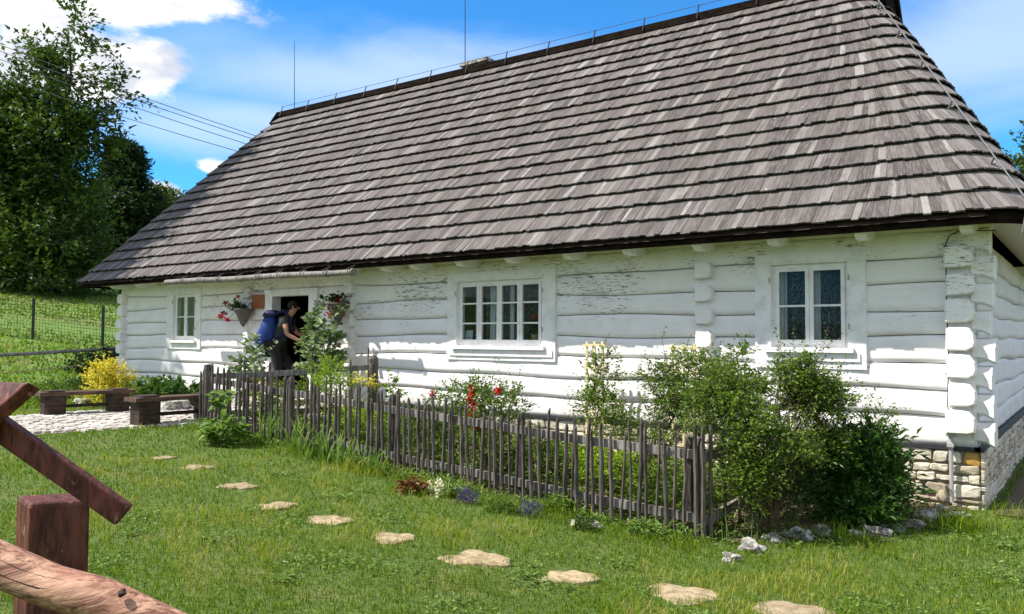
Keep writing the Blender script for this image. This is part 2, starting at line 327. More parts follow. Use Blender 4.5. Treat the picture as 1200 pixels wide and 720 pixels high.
def twigs(blobs, n, lpt, tl, droop=.15, upw=.5, spread=1.0, jit=.3, bias=.5, base=None):
    """leaf points on short twigs spread through ellipsoids; returns points, directions, tone and twig polylines"""
    wts = np.array([b[1][0] * b[1][1] + b[1][0] * b[1][2] for b in blobs]); wts /= wts.sum()
    Ps = []; Ds = []; Tn = []; tw = []
    for i in rng.choice(len(blobs), n, p=wts):
        c, r = np.array(blobs[i][0], float), np.array(blobs[i][1], float)
        u = rng.normal(size=3); u /= np.linalg.norm(u); rad = rng.uniform(0, 1) ** bias
        p = c + u * r * rad; d = u * spread + np.array([0, 0, upw]) + rng.normal(size=3) * .4; d /= np.linalg.norm(d)
        L = tl * rng.uniform(.5, 1.4); k = np.linspace(0, 1, lpt)[:, None]
        line = p + d * L * k - np.array([0, 0, 1]) * droop * L * k ** 2
        Ps.append(line + rng.normal(size=line.shape) * tl * jit * .3); Ds.append(np.tile(d, (lpt, 1)))
        Tn.append(np.clip(rng.uniform(.1, .9) + rng.normal(size=lpt) * .15, 0, .92)); tw.append(line[[0, lpt // 2, -1]])
    return np.concatenate(Ps), np.concatenate(Ds), np.concatenate(Tn), tw

# ------------------------------------------------------------ terrain
XS = np.array([-400, -200, -90, -60, -40, -28, -22, -18, -16, -12, -9.3, -5, -2, 0, 3, 12, 60, 400.])
ZS = np.array([16, 14, 9.5, 6.0, 3.1, 1.35, .72, .52, .50, .53, .53, .22, .04, 0, -.05, -.1, .3, 2.])
YS = np.array([-400, -60, -9, -6, -2.4, -1, 0, 8, 20, 60, 400.]); YB = np.array([0, 0, -.10, -.17, -.13, -.07, 0, .0, .3, 3.5, 14.])
def g(x, y): return np.interp(x, XS, ZS) + np.interp(y, YS, YB) + .012 * np.sin(np.asarray(x) * 2.1 + 1) * np.cos(np.asarray(y) * 1.7)
def gp(px, py):                                # the ground point under a point of the photograph
    r = ray((px, py)); lo, hi = 1.0, 1.0
    while hi < 150:
        P = CAM + r * hi
        if P[2] < g(P[0], P[1]): break
        lo = hi; hi *= 1.05
    for _ in range(30):
        m_ = (lo + hi) / 2; P = CAM + r * m_
        if P[2] < g(P[0], P[1]): hi = m_
        else: lo = m_
    return CAM + r * hi
def axis(a, b, fa, fb, st):
    near = np.arange(fa, fb + st, st); l = [fa]; s_ = st
    while l[-1] > a: s_ *= 1.15; l.append(l[-1] - s_)
    r_ = [near[-1]]; s_ = st
    while r_[-1] < b: s_ *= 1.15; r_.append(r_[-1] + s_)
    return np.array(l[::-1][:-1] + list(near) + r_[1:])
gx = axis(-390, 390, -20, 4, .3); gy = axis(-390, 390, -10, 3, .3)
X, Y = np.meshgrid(gx, gy); V = np.stack([X, Y, g(X, Y)], 2).reshape(-1, 3); nx = len(gx)
I = (np.arange(len(gy) - 1)[:, None] * nx + np.arange(nx - 1)).ravel()
tag(npmesh('ground', V, 4, np.stack([I, I + 1, I + nx + 1, I + nx], 1).ravel(), M['ground'], smooth=True), 'green lawn rising to a meadow on the left', None, None, 'structure')

def inside(poly, x, y):
    x = np.asarray(x); y = np.asarray(y); r = np.zeros(x.shape, bool); n = len(poly)
    for i in range(n):
        (x0, y0), (x1, y1) = poly[i], poly[(i + 1) % n]
        c = ((y0 > y) != (y1 > y)) & (x < (x1 - x0) * (y - y0) / (y1 - y0 + 1e-12) + x0); r ^= c
    return r
FR = gp(828, 634)[:2]; FL = gp(237, 498)[:2]          # fence corners on the lawn
GB = np.array([-7.95, -.45]); GR = np.array([-1.75, -.35])
garden = [tuple(FR), tuple(FL), tuple(GB), (-7.9, 0), (-1.7, 0)]
bedR = [(-1.9, 0), (-1.9, -2.35), (-1.45, -2.3), (-.85, -1.4), (-.4, -.8), (-.1, 0)]
def sheet(name, poly, m, lift, st=.12, label=None):
    px = [p[0] for p in poly]; py = [p[1] for p in poly]
    xs = np.arange(min(px) - st, max(px) + st, st); ys = np.arange(min(py) - st, max(py) + st, st)
    X, Y = np.meshgrid(xs, ys); V = np.stack([X, Y, g(X, Y) + lift], 2).reshape(-1, 3); nx = len(xs)
    I = (np.arange(len(ys) - 1)[:, None] * nx + np.arange(nx - 1)).ravel(); cx = V[I][:, :2] + st / 2
    I = I[inside(poly, cx[:, 0], cx[:, 1])]
    return tag(npmesh(name, V, 4, np.stack([I, I + 1, I + nx + 1, I + nx], 1).ravel(), m, smooth=True), label, None, None, 'structure')
sheet('garden_soil', garden, M['soil'], .02, label='dark soil of the fenced front garden')
sheet('flower_bed_soil', bedR, M['soil'], .012, label='dark soil between the bushes and the stone plinth')
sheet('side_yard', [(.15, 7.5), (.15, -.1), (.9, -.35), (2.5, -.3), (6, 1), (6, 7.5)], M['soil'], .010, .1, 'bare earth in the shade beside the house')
path_poly = [tuple(gp(*p)[:2]) for p in ((-60, 520), (60, 509), (150, 503), (240, 499))] + [tuple(GB), (-8.5, -.1), (-12.4, -.1), tuple(gp(150, 480)[:2]), tuple(gp(60, 486)[:2]), tuple(gp(-60, 496)[:2])]
mb = MB(); rr = random.Random(3)
px_ = [p[0] for p in path_poly]; py_ = [p[1] for p in path_poly]
y = min(py_)
while y < max(py_):
    x = min(px_) + rr.uniform(0, .1); hh = rr.uniform(.10, .16)
    while x < max(px_):
        ww = rr.uniform(.13, .28)
        if inside(path_poly, x + ww / 2, y + hh / 2):
            j = lambda: rr.uniform(-.018, .018); z = float(g(x, y)) + rr.uniform(-.006, .01); gpx = .014
            b4 = [(x + gpx + j(), y + gpx + j()), (x + ww - gpx + j(), y + gpx + j()), (x + ww - gpx + j(), y + hh - gpx + j()), (x + gpx + j(), y + hh - gpx + j())]
            cx, cy = x + ww / 2, y + hh / 2
            mb.hexa([(q[0], q[1], z - .02) for q in b4] + [(cx + (q[0] - cx) * .9, cy + (q[1] - cy) * .88, z + .035) for q in b4], rr.random())
        x += ww
    y += hh
tag(mb.build('cobbled_path', M['cobble']), 'pale cobbled path in front of the doorway', None, None, 'structure')
sheet('path_bed', path_poly, M['mortar'], .008, label='dirt between the cobbles')

# ------------------------------------------------------------ the house
house = thing('log_house', 'long white log cottage with steep weathered shingle roof and stone plinth', 'house', (-8.2, 0, 0))
SILL, NCO, CH = .60, 8, .27
def wall_logs(mb, runs, face, ax, seed, thick=.22, sgn=-1):
    """runs: (a0,a1,course) hewn logs lying along one axis, bulging outwards"""
    rr = random.Random(seed); ph = {}
    for a0, a1, k in runs:
        q = ph.setdefault(k, [rr.uniform(0, 6) for _ in range(5)] + [rr.uniform(.028, .05), rr.uniform(-.008, .008)])
        n = max(2, int((a1 - a0) / .2)); prof = 12; vs = []; fs = []
        q2 = ph.setdefault(k - 1, [rr.uniform(0, 6) for _ in range(5)] + [rr.uniform(.028, .05), rr.uniform(-.008, .008)])
        for i in range(n + 1):
            a = a0 + (a1 - a0) * i / n
            z0 = SILL + CH * k + (.018 * math.sin(a * .9 + q2[0]) + .010 * math.sin(a * 2.7 + q2[1]) if k else 0); z1 = SILL + CH * (k + 1) + (.018 * math.sin(a * .9 + q[0]) + .010 * math.sin(a * 2.7 + q[1]) if k < NCO - 1 else 0)
            bl = q[5] * .46 * (1 + .25 * math.sin(a * 1.3 + q[2])) + .005 * math.sin(a * 5 + q[3])
            for j in range(prof):
                tt = j / (prof - 1); z = z0 + (z1 - z0) * (tt * .965 + .012)
                e = abs(2 * tt - 1); o = q[6] + bl * (1 - e ** 5) - .012 * max(0, e - .93) / .07 + (.012 * (1 - tt))
                o += .003 * math.sin(a * 11 + j * 1.7 + q[4]) 
                vs.append((a, face + sgn * o, z) if ax == 'x' else (face + sgn * o, a, z))
            for z in (z1, z0): vs.append((a, face - sgn * thick, z) if ax == 'x' else (face - sgn * thick, a, z))
        m_ = prof + 2
        for i in range(n):
            for j in range(m_):
                A, B = i * m_ + j, i * m_ + (j + 1) % m_; fs.append((A, B, B + m_, A + m_))
        fs.append(tuple(range(m_))[::-1]); fs.append(tuple(n * m_ + j for j in range(m_)))
        mb.add(vs, fs)
openings = [(-14.45, -13.25, 3, 6), (-11.12, -9.82, 0, 6), (-6.80, -4.90, 3, 6), (-2.16, -1.0, 3, 6)]
runs = []
for k in range(NCO):
    xs = [-16.35]
    for a, b, k0, k1 in openings:
        if k0 <= k <= k1: xs += [a, b]
    xs.append(.0)
    runs += [(xs[i], xs[i + 1], k) for i in range(0, len(xs), 2)]
mb = MB(); wall_logs(mb, runs, 0, 'x', 11); mb.build('front_wall', M['white'], house, True)
mb = MB(); wall_logs(mb, [(0.0, 6.8, k) for k in range(NCO)], -.03, 'y', 12, .22, 1); mb.build('side_wall', M['white'], house, True)
mb = MB(); wall_logs(mb, [(0.0, 6.8, k) for k in range(NCO)], -16.32, 'y', 13); mb.build('side_wall', M['white'], house, True)
mb = MB(); wall_logs(mb, [(-16.3, 0, k) for k in range(NCO)], 6.8, 'x', 14, .22, 1); mb.build('rear_wall', M['white'], house, True)
# dark bitumen strip under the sill
MB().box(-16.4, .03, -.045, 0.02, .565, .603).box(-.02, .055, -.045, 6.8, .565, .603).build('damp_proof_strip', M['black_metal'], house)
# crossing log ends : D-shaped in front of the wall, offset half a course
def dshape(xc, wd, z0, z1, rnd, rr, flipx=False):
    pts = [(0, 0), (.72, .0), (.93, .10), (1.0, .35), (.97, .68), (.80, .95), (.55, 1.0), (.12, 1.0), (0, .93)]
    pts = [(p[0] + rr.uniform(-.02, .02), p[1] + rr.uniform(-.02, .02)) for p in pts]
    if flipx: pts = [(1 - p[0], p[1]) for p in pts][::-1]
    return [(xc - wd / 2 + p[0] * wd, z0 + p[1] * (z1 - z0)) for p in pts]
def log_ends(xc, wd, z0s, out, hgt, seed, flipx=False):
    rr = random.Random(seed)
    for z in z0s:
        mb = MB(); o = dshape(xc + rr.uniform(-.01, .01), wd * rr.uniform(.92, 1.05), z, z + hgt * rr.uniform(.92, 1), 0, rr, flipx)
        n = len(o); cx = sum(p[0] for p in o) / n; cz = sum(p[1] for p in o) / n; yo = -out * rr.uniform(.85, 1.1)
        vs = [(p[0], .02, p[1]) for p in o] + [(p[0], yo + .02, p[1]) for p in o] + [(cx + (p[0] - cx) * .9, yo, cz + (p[1] - cz) * .9) for p in o] 
        fs = [(i + n * r, i + n * (r + 1), (i + 1) % n + n * (r + 1), (i + 1) % n + n * r) for i in range(n) for r in (0, 1)] + [tuple(range(3 * n - 1, 2 * n - 1, -1))[::-1]]
        mb.add(vs, fs); mb.build('log_end', M['white'], house, flip=False)
zs = [SILL + .135 + CH * k for k in range(NCO)]
log_ends(-.115, .25, zs[:-1], .17, .235, 1)
log_ends(-2.78, .22, zs[1:-1], .13, .225, 2)
log_ends(-8.92, .20, zs[:-1], .13, .225, 3)
log_ends(-11.66, .18, zs[:-1], .11, .225, 4)
log_ends(-16.2, .24, zs[:-1], .15, .225, 5, True)
# front-wall logs running past the corner
rr = random.Random(9)
for k in range(NCO):
    z = SILL + CH * k + .012; ln = .15 * rr.uniform(.85, 1.15); mb = MB(); vs = []; o = [(-.055, .03), (-.06, .16), (-.03, .235), (.1, .25), (.17, .23), (.19, .12), (.16, .03), (.1, .0), (0, 0)]
    for x, s_, dz in ((-.03, .8, .02), (ln * .5, .86, .012), (ln, 1.04, -.008), (ln + .008, .97, 0)):
        vs += [(x, .065 + (p[0] - .065) * s_, z + dz + p[1] * s_ + .125 * (1 - s_)) for p in o]
    n = len(o); fs = [(i + n * r, i + n * (r + 1), (i + 1) % n + n * (r + 1), (i + 1) % n + n * r) for i in range(n) for r in range(3)] + [tuple(3 * n + i for i in range(n))]
    mb.add(vs, fs); mb.build('log_end', M['white'], house)
# boarded wall plate and soffit
ZE, ZW = 2.78, 2.76
MB().box(-16.55, .16, -.075, .16, 2.745, 2.93).build('wall_plate', M['soffit'], house)
# plinth : individual rough blocks set in mortar
mb = MB(); rr = random.Random(21)
def blocks(a0, a1, z0, z1, place, seed, first=None):
    rr = random.Random(seed); z = z1
    rows = []
    while z > z0: h = rr.choice([.06, .075, .09, .11, .14]); rows.append((max(z - h, z0 - .02), z)); z -= h
    for r_, (za, zb) in enumerate(rows):
        a = a1
        while a > a0:
            wd = min(rr.uniform(.10, .30) * (1.25 if zb - za > .12 else 1), a - a0 + .05)
            col = rr.uniform(0, .9) if not (r_ == 0 and a == a1 and first) else 1.0
            gpp = .006 + rr.uniform(0, .006); q = []
            for da, dz in ((gpp, gpp), (wd - gpp, gpp), (wd - gpp, zb - za - gpp), (gpp, zb - za - gpp)):
                q.append((a - wd + da + rr.uniform(-.016, .016), za + dz + rr.uniform(-.013, .013)))
            # eight-sided outline with cut corners, domed face
            out = []
            for i in range(4):
                p, pn = q[i], q[(i + 1) % 4]; 
                for f in (.13, .5, .87): out.append((p[0] + (pn[0] - p[0]) * f + rr.uniform(-.004, .004), p[1] + (pn[1] - p[1]) * f + rr.uniform(-.005, .005)))
            n = len(out); ca = sum(p[0] for p in out) / n; cz = sum(p[1] for p in out) / n; d0 = rr.uniform(.02, .04)
            vs = [place(p[0], p[1], 0) for p in out] + [place(p[0], p[1], d0 * .75) for p in out] + [place(ca + (p[0] - ca) * .86, cz + (p[1] - cz) * .8, d0 + rr.uniform(-.004, .004)) for p in out] + [place(ca, cz, d0 + rr.uniform(-.004, .008))]
            fs = [(i + n * r, (i + 1) % n + n * r, (i + 1) % n + n * (r + 1), i + n * (r + 1)) for i in range(n) for r in (0, 1)] + [(2 * n + i, 2 * n + (i + 1) % n, 3 * n) for i in range(n)]
            mb.add(vs, fs, col); a -= wd
blocks(-7.4, .03, -.22, .563, lambda a, z, d: (a, .0 - d, z), 5, True)
blocks(-16.3, -7.4, .1, .563, lambda a, z, d: (a, .0 - d, z), 6)
blocks(.0, 6.8, -.15, .563, lambda a, z, d: (.03 + d, a, z), 7)
mb.build('stone_plinth', M['stone'], house)
MB().box(-16.3, .035, .0, 6.8, -.6, .564).build('plinth_core', M['mortar'], house)
MB().rock((-.30, -.035, .10), (.055, .05, .06), .2, 4, .0).build('round_stone', M['stone'], house, True)
# rooms behind the windows
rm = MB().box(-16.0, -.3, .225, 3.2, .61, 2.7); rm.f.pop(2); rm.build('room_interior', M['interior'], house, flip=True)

# roof
ZEV, YF, XL0, XR0, RX0, RX1 = 2.80, -.66, -16.98, .62, -15.4, -1.70
def zr(x): return 6.95 + .22 * (-1.46 - min(max(x, -15.4), -1.46)) / 13.94
def S(x, t): return Vector((x, YF + t * (3.4 - YF), ZEV + t * (zr(x) - ZEV)))       # front slope
def Bk(x, t): return Vector((x, 7.46 - t * (7.46 - 3.4), ZEV + t * (zr(x) - ZEV)))
def xr(t): return XR0 + t * (RX1 - XR0)
def xl(t): return XL0 + t * (RX0 - XL0)
def crx(t): return .46 * (1 - .35 * t)
def cry(t): return .75 * (1 - .75 * t)
def Q(t, a):                                   # rounded hip at the near right corner, a = 0 front .. pi/2 end
    return Vector((xr(t) - crx(t) + crx(t) * math.sin(a), YF + t * (3.4 - YF) + cry(t) - cry(t) * math.cos(a), ZEV + t * (zr(xr(t)) - ZEV)))
NC = 18; rr = random.Random(5); mb = MB()
def shingle(B, T, tan, nrm, wd, wt, lift, v):
    th = .016 + rr.uniform(-.003, .005); lo = lift + .004 + rr.uniform(-.003, .006)
    p = [B - tan * wd / 2 + nrm * lo, B + tan * wd / 2 + nrm * lo, T + tan * wt / 2 - nrm * .02, T - tan * wt / 2 - nrm * .02]
    q = [k + nrm * th for k in p[:2]] + [k + nrm * .018 for k in p[2:]]
    ox = rr.uniform(0, 50); oy = rr.uniform(0, 50)
    u = [(ox, oy), (ox + wd, oy), (ox + wd, oy + .6), (ox, oy + .6)]
    mb.hexa(p + q, v, u + u)
def course_run(P0, P1, Pt0, Pt1, nrm, fan0=0, fan1=0, full=True):
    """lay shingles between P0..P1 (lower edge); upper edge limits Pt0..Pt1"""
    L = (P1 - P0).length; tan = (P1 - P0).normalized(); a = rr.uniform(-.05, 0)
    up = ((Pt0 + Pt1) / 2 - (P0 + P1) / 2); up = up - tan * up.dot(tan)
    e0 = (Pt0 - P0).dot(tan); e1 = (Pt1 - P1).dot(tan)
    while a < L:
        wd = rr.choice([.045, .055, .065, .07, .08, .09, .11]); wd = min(wd, L - a + .01); c = a + wd / 2
        if wd < .02: break
        k = 0.0; 
        if c < fan0: k = e0 * (1 - c / fan0)
        if L - c < fan1: k = e1 * (1 - (L - c) / fan1)
        if wd > .02:
            v = min(1, max(0, rr.gauss(.36, .23))); 
            if rr.random() < .04: v = rr.uniform(.8, 1)
            if rr.random() < .12: v = rr.uniform(0, .12)
            B = P0 + tan * c; T = B + up * 1.18 + tan * k * 1.18
            jit = rr.uniform(-.014, .014); Bn = B - up.normalized() * jit
            shingle(Bn, T, tan, nrm, wd - .002, wd - .002, .030, v)
        a += wd
sag = lambda x, t: 0
for c in range(NC):
    t0, t1 = c / NC, (c + 1) / NC; gab = t1 > .90
    nf = Vector((0, -(7.05 - ZEV), 3.4 - YF)).normalized(); nb = Vector((0, nf.y * -1, nf.z))
    xr0, xr1 = (xr(t0), xr(t1)) if not gab else (xr(t0) + .02, RX1 + .32)
    xl0, xl1 = xl(t0), xl(t1)
    if gab: course_run(S(xl0, t0), S(xr0, t0), S(xl1, t1), S(xr1, t1), nf, .5, 0)
    else:
        course_run(S(xl0, t0), Q(t0, 0), S(xl1, t1), Q(t1, 0), nf, .5, 1.0); K = 15
        for i in range(K):
            a0_, a1_ = i / K * PI / 2, (i + 1) / K * PI / 2; am = (a0_ + a1_) / 2
            B0, B1, T0, T1 = Q(t0, a0_), Q(t0, a1_), Q(t1, a0_), Q(t1, a1_); Bm, Tm = (B0 + B1) / 2, (T0 + T1) / 2; tt = (B1 - B0).normalized(); n3 = tt.cross(Tm - Bm).normalized()
            if n3.z < 0: n3 = -n3
            jt = (Tm - Bm).normalized() * rr.uniform(-.014, .014)
            shingle(Bm - jt, Bm + (Tm - Bm) * 1.18, tt, n3, (B1 - B0).length, (T1 - T0).length * .97, .030, min(1, max(0, rr.gauss(.62, .2))))
    course_run(Bk(xr0, t0), Bk(xl0, t0), Bk(xr1, t1), Bk(xl1, t1), nb, .5, .5)
    if not gab:
        for (fx, sg) in ((xr, 1), (xl, -1)):
            A, B = S(fx(t0), t0), Bk(fx(t0), t0); A1, B1 = S(fx(t1), t1), Bk(fx(t1), t1)
            if sg > 0: A, A1 = Q(t0, PI / 2), Q(t1, PI / 2)
            tn = (B - A).normalized(); upv = (A1 + B1) / 2 - (A + B) / 2; nn = tn.cross(upv).normalized()
            if nn.x * sg < 0: nn = -nn
            course_run(A, B, A1, B1, nn, .8, .8)
            # rounded hip : a few shingles turning the corner
            for (Q0, Q1, n2, tdir) in (((A, A1, nf, Vector((sg, 0, 0))), ) if sg < 0 else ()):
                K = 5
                for i in range(K):
                    al = (i + .5) / K; n3 = (n2 * (1 - al) + nn * al).normalized(); up = (Q1 - Q0); tt = n3.cross(up).normalized()
                    if tt.x * sg < 0: tt = -tt
                    Bq = Q0 + n3 * .004; shingle(Bq, Q0 + up * 1.18, tt, n3, .06, .05, .016, min(1, max(0, rr.gauss(.6, .2))))
roof = mb.build('shingle_roof', M['shingle'], house)
# deck under the shingles, closed below by the soffit
mb = MB()
dn = -.03
def dk(P, d=dn): return Vector((P.x, P.y, P.z + d))
e = [dk(S(XL0 + .02, 0)), dk(Q(0, 0)), dk(Q(0, PI / 2)) - Vector((.02, 0, 0)), dk(Bk(XR0 - .02, 0)), dk(Bk(XL0 + .02, 0))]; rg = [dk(S(RX0, 1), -.05), dk(S(RX1 - .4, 1), -.05)]
mb.add([*e, *rg], [(0, 1, 6, 5), (1, 2, 6), (2, 3, 6), (3, 4, 5, 6), (4, 0, 5)]); mb.build('roof_deck', M['dark_wood'], roof)
# soffit sloping from eave to wall
mb = MB(); so_ = lambda x, y, z: Vector((x, y, z))
zs_ = ZEV - .045; zt_ = ZEV + .10
mb.add([(XL0 + .06, YF + .06, zs_), (XR0 - .46, YF + .06, zs_), (XR0 - .06, YF + .75, zs_), (XR0 - .06, 7.4, zs_), (XL0 + .06, 7.4, zs_), (-16.3, .05, zt_), (0, .05, zt_), (0, 6.8, zt_), (-16.3, 6.8, zt_)],
       [(0, 5, 6, 1), (1, 6, 2), (2, 6, 7, 3), (4, 3, 7, 8), (0, 4, 8, 5)]); mb.build('soffit', M['soffit'], roof)
# dark eave board
mb = MB()
za, zb_ = ZEV - .09, ZEV + .012; zc_ = (za + zb_) / 2; hh_ = zb_ - za
mb.box(XL0 + .03, XR0 - .46, YF + .055, YF + .09, za, zb_)
arc = [Q(0, a * PI / 12) for a in range(7)]; arc = [Vector((p.x - .05, p.y + .07, zc_)) for p in arc]
for k in range(6): mb.beam(arc[k], arc[k + 1], .03, hh_)
mb.box(XR0 - .064, XR0 - .03, YF + .82, 7.36, za, zb_).box(XL0 + .03, XL0 + .064, YF + .09, 7.36, za, zb_).box(XL0 + .03, XR0 - .03, 7.36, 7.39, za, zb_)
mb.build('eave_board', M['eave'], roof)
for x in [-15.9, -14.9, -13.8, -12.75, -11.7, -10.7, -9.7, -8.7, -7.75, -7.13, -6.24, -5.37, -4.45, -3.59, -2.69, -1.83, -.94, -.01]:
    mb = MB(); h_ = .055; o = [(-.50, 2.715), (-.44, 2.665), (-.30, 2.655), (.0, 2.70), (.0, 2.86), (-.50, 2.80)]
    mb.prism(o, x - h_, x + h_, ax='x'); mb.build('rafter_end', M['white_trim'], roof)
# ridge board, gablet
mb = MB(); mb.beam(S(RX0 - .1, 1) + Vector((0, -.07, .045)), S(RX1 + .35, 1) + Vector((0, -.07, .025)), .03, .12); mb.beam(S(RX0 - .1, 1) + Vector((0, .07, .02)), S(RX1 + .35, 1) + Vector((0, .07, .02)), .03, .12)
mb.build('ridge_board', M['eave'], roof)
for xe, sg in ((RX1 + .30, 1), (RX0 - .02, -1)):
    A = S(xe, .88 if sg > 0 else .97); B = Bk(xe, .88 if sg > 0 else .97); T = S(xe, 1.0)
    mb = MB(); d = Vector((.04 * sg, 0, 0)); mb.add([A, B, T, A + d, B + d, T + d], [(0, 1, 2), (5, 4, 3), (0, 3, 4, 1), (1, 4, 5, 2), (2, 5, 3, 0)])
    mb.beam(A + Vector((.06 * sg, -.1, -.12)), T + Vector((.06 * sg, 0, .08)), .05, .14, (0, -.7, .7)); mb.beam(B + Vector((.06 * sg, .1, -.12)), T + Vector((.06 * sg, 0, .08)), .05, .14, (0, .7, .7))
    mb.build('gablet', M['eave'], roof)
# chimney just behind the ridge
cx = float(onY((562, 80), 3.7)[0]); mb = MB(); zc = zr(cx)
mb.box(cx - .28, cx + .28, 3.55, 4.1, 6.4, zc + .22).box(cx - .36, cx + .36, 3.47, 4.18, zc + .22, zc + .29); mb.build('chimney', M['rock'], roof)
# lightning protection
def rod(px, py0, py1, y):
    a, b = onY((px, py0), y), onY((px, py1), y); return MB().tube([(b[0], y, b[2]), (a[0], y, a[2])], [.011, .006], 5)
rod(345, 48, 140, 3.4).build('lightning_rod', M['black_metal'], roof); rod(545, -90, 82, 3.9).build('lightning_rod', M['black_metal'], roof)
mb = MB(); pts = []
for i in range(15):
    x = RX0 + .1 + i * 1.0; P = S(x, 1); mb.tube([P + Vector((0, -.12, -.02)), P + Vector((0, -.03, .24))], .013, 5); pts.append(P + Vector((0, -.03, .23)))
mb.tube(pts, .005, 4); mb.build('ridge_wire', M['black_metal'], roof)
mb = MB(); pts = []
nh = Vector((.35, -.6, .55)).normalized()
for t_ in (.0, .13, .33, .5, .66, .82, .93, 1.0):
    P = Q(t_, math.radians(37)); pts.append(P + nh * .13)
    if 0 < t_ < 1: mb.tube([P, P + nh * .13], .012, 5); mb.tube([P + nh * .02 + Vector((-.05, 0, -.02)), P + nh * .02 + Vector((.05, 0, .02))], .012, 5)
pts.insert(0, Vector((.44, -.60, 2.60))); mb.tube(pts, .0065, 5); mb.build('hip_wire', M['down_metal'], roof)
mb = MB(); pts = [(.22, -.42, 2.66), (.05, -.19, 2.70), (-.12, -.17, 2.705), (-.20, -.09, 2.68), (-.235, -.09, 2.60), (-.235, -.09, 2.0), (-.225, -.09, 1.5), (-.24, -.09, 1.0), (-.22, -.09, .83)]
mb.tube(pts, .006, 5); mb.tube([(-.2, -.06, 1.1), (-.245, -.06, .85)], .004, 4); 
for z in (2.56, 1.9, 1.3): mb.box(-.255, -.215, -.085, -.04, z, z + .025)
mb.build('down_wire', M['black_metal'], house)
mb = MB(); mb.tube([(-.22, -.085, .80), (-.217, -.08, .06)], .019, 8); mb.box(-.26, -.18, -.11, -.05, .70, .74).box(-.26, -.18, -.11, -.05, .79, .83).box(-.25, -.19, -.12, -.05, .60, .64); mb.build('conduit_pipe', M['grey_metal'], house)
# wooden gutter pole under the eave
mb = MB(); pts = [(-13.25 + i * .57, -.77 + .012 * math.sin(i * 2), 2.672 - .004 * i + .008 * math.sin(i * 1.3)) for i in range(10)]
mb.tube(pts, [.052, .05, .053, .05, .05, .048, .05, .047, .045, .04], 9)
for i in range(1, 10): p = pts[i]; mb.tube([(p[0], p[1] - .055, p[2] - .03), (p[0] - .01, p[1] - .06, p[2] + .05), (p[0] - .02, p[1] + .11, p[2] + .12)], .008, 4); mb.tube([(p[0] + .04, p[1], p[2] + .002), (p[0] + .07, p[1], p[2])], .059, 9)
mb.build('wooden_gutter', M['grey_wood'], house, True)

# windows
def window(x0, x1, z0, z1, ns, rows, cl, cr, ctop, zb, apr, seed, cur):
    """x0..z1 = sash opening, cl/cr outer casing x, apr = apron span"""
    rr = random.Random(seed); mb = MB()
    mb.box(cl, x0, -.052, .10, zb, z1 + .0).box(x1, cr, -.052, .10, zb, z1 + .0).box(cl, cr, -.055, .10, z1 + .001, ctop)
    mb.box(x0 - .03, x1 + .03, -.07, -.04, z1 + .02, z1 + .045)
    mb.box(x0, x0 + .035, .0, .10, z0, z1).box(x1 - .035, x1, .0, .10, z0, z1).box(x0 + .035, x1 - .035, .0, .10, z1 - .035, z1).box(x0 + .0351, x1 - .0351, .0, .10, z0, z0 + .03)
    mb.box(x0, x1, -.048, .10, zb, z0 - .001)
    fr = mb.build('window', M['white_trim'], house)
    MB().box(x0 - .06, x1 + .06, -.10, -.03, z0 - .055, z0 - .002).build('sill', M['white_trim'], fr)
    if apr: MB().box(apr[0], apr[1], -.066, -.04, z0 - .15, z0 - .058).build('apron_board', M['white_trim'], fr)
    X0, X1, Z0, Z1 = x0 + .036, x1 - .036, z0 + .031, z1 - .036; ws = (X1 - X0) / ns
    for i in range(ns):
        a, b = X0 + ws * i + .002, X0 + ws * (i + 1) - .002; f = .042; mb = MB(); yf = -.012
        mb.box(a, a + f, yf, .03, Z0, Z1).box(b - f, b, yf, .03, Z0, Z1).box(a + f, b - f, yf, .03, Z1 - f, Z1).box(a + f, b - f, yf, .03, Z0, Z0 + f + .01)
        for r_ in range(1, rows): z = Z0 + (Z1 - Z0) * r_ / rows; mb.box(a + f, b - f, yf + .006, .024, z - .011, z + .011)
        mb.build('sash', M['white_trim'], fr)
        MB().box(a + f, b - f, .008, .012, Z0 + f, Z1 - f).build('pane', M['glass'], fr)
    for (u0, u1, yy, mk) in cur:
        n = int((u1 - u0) / .012) + 2; vs = []; fs = []
        for i in range(n + 1):
            x = u0 + (u1 - u0) * i / n; yq = yy + .018 * math.sin(x * 95 + rr.random() * .4) + .008 * math.sin(x * 37)
            vs += [(x, yq, z0), (x, yq, z1 + .02)]
        for i in range(n): fs.append((2 * i, 2 * i + 2, 2 * i + 3, 2 * i + 1))
        MB().add(vs, fs).build('curtain', M[mk], fr)
    for hx, hz in ((x1 + .012, z0 + .2), (x1 + .012, z1 - .2), (x0 - .012, z1 - .2)): MB().tube([(hx, -.06, hz), (hx, -.06, hz + .06)], .009, 5).build('hinge', M['grey_metal'], fr)
    return fr
window(-1.99, -1.17, 1.56, 2.48, 2, 2, -2.17, -.99, 2.60, 1.33, (-2.05, -1.05), 1, [(-1.96, -1.20, .13, 'lace'), (-1.93, -1.86, .12, 'curtain'), (-1.56, -1.50, .12, 'curtain')])
w2 = window(-6.63, -5.11, 1.54, 2.47, 4, 3, -6.81, -4.89, 2.60, 1.33, (-6.75, -4.93), 2, [(-6.22, -5.5, .13, 'lace'), (-5.5, -5.14, .13, 'lace'), (-6.12, -6.02, .11, 'curtain'), (-5.76, -5.69, .11, 'curtain'), (-6.42, -6.36, .14, 'curtain')])
w1 = window(-14.22, -13.43, 1.58, 2.52, 2, 2, -14.46, -13.24, 2.62, 1.40, None, 3, [(-14.2, -13.46, .15, 'lace')])
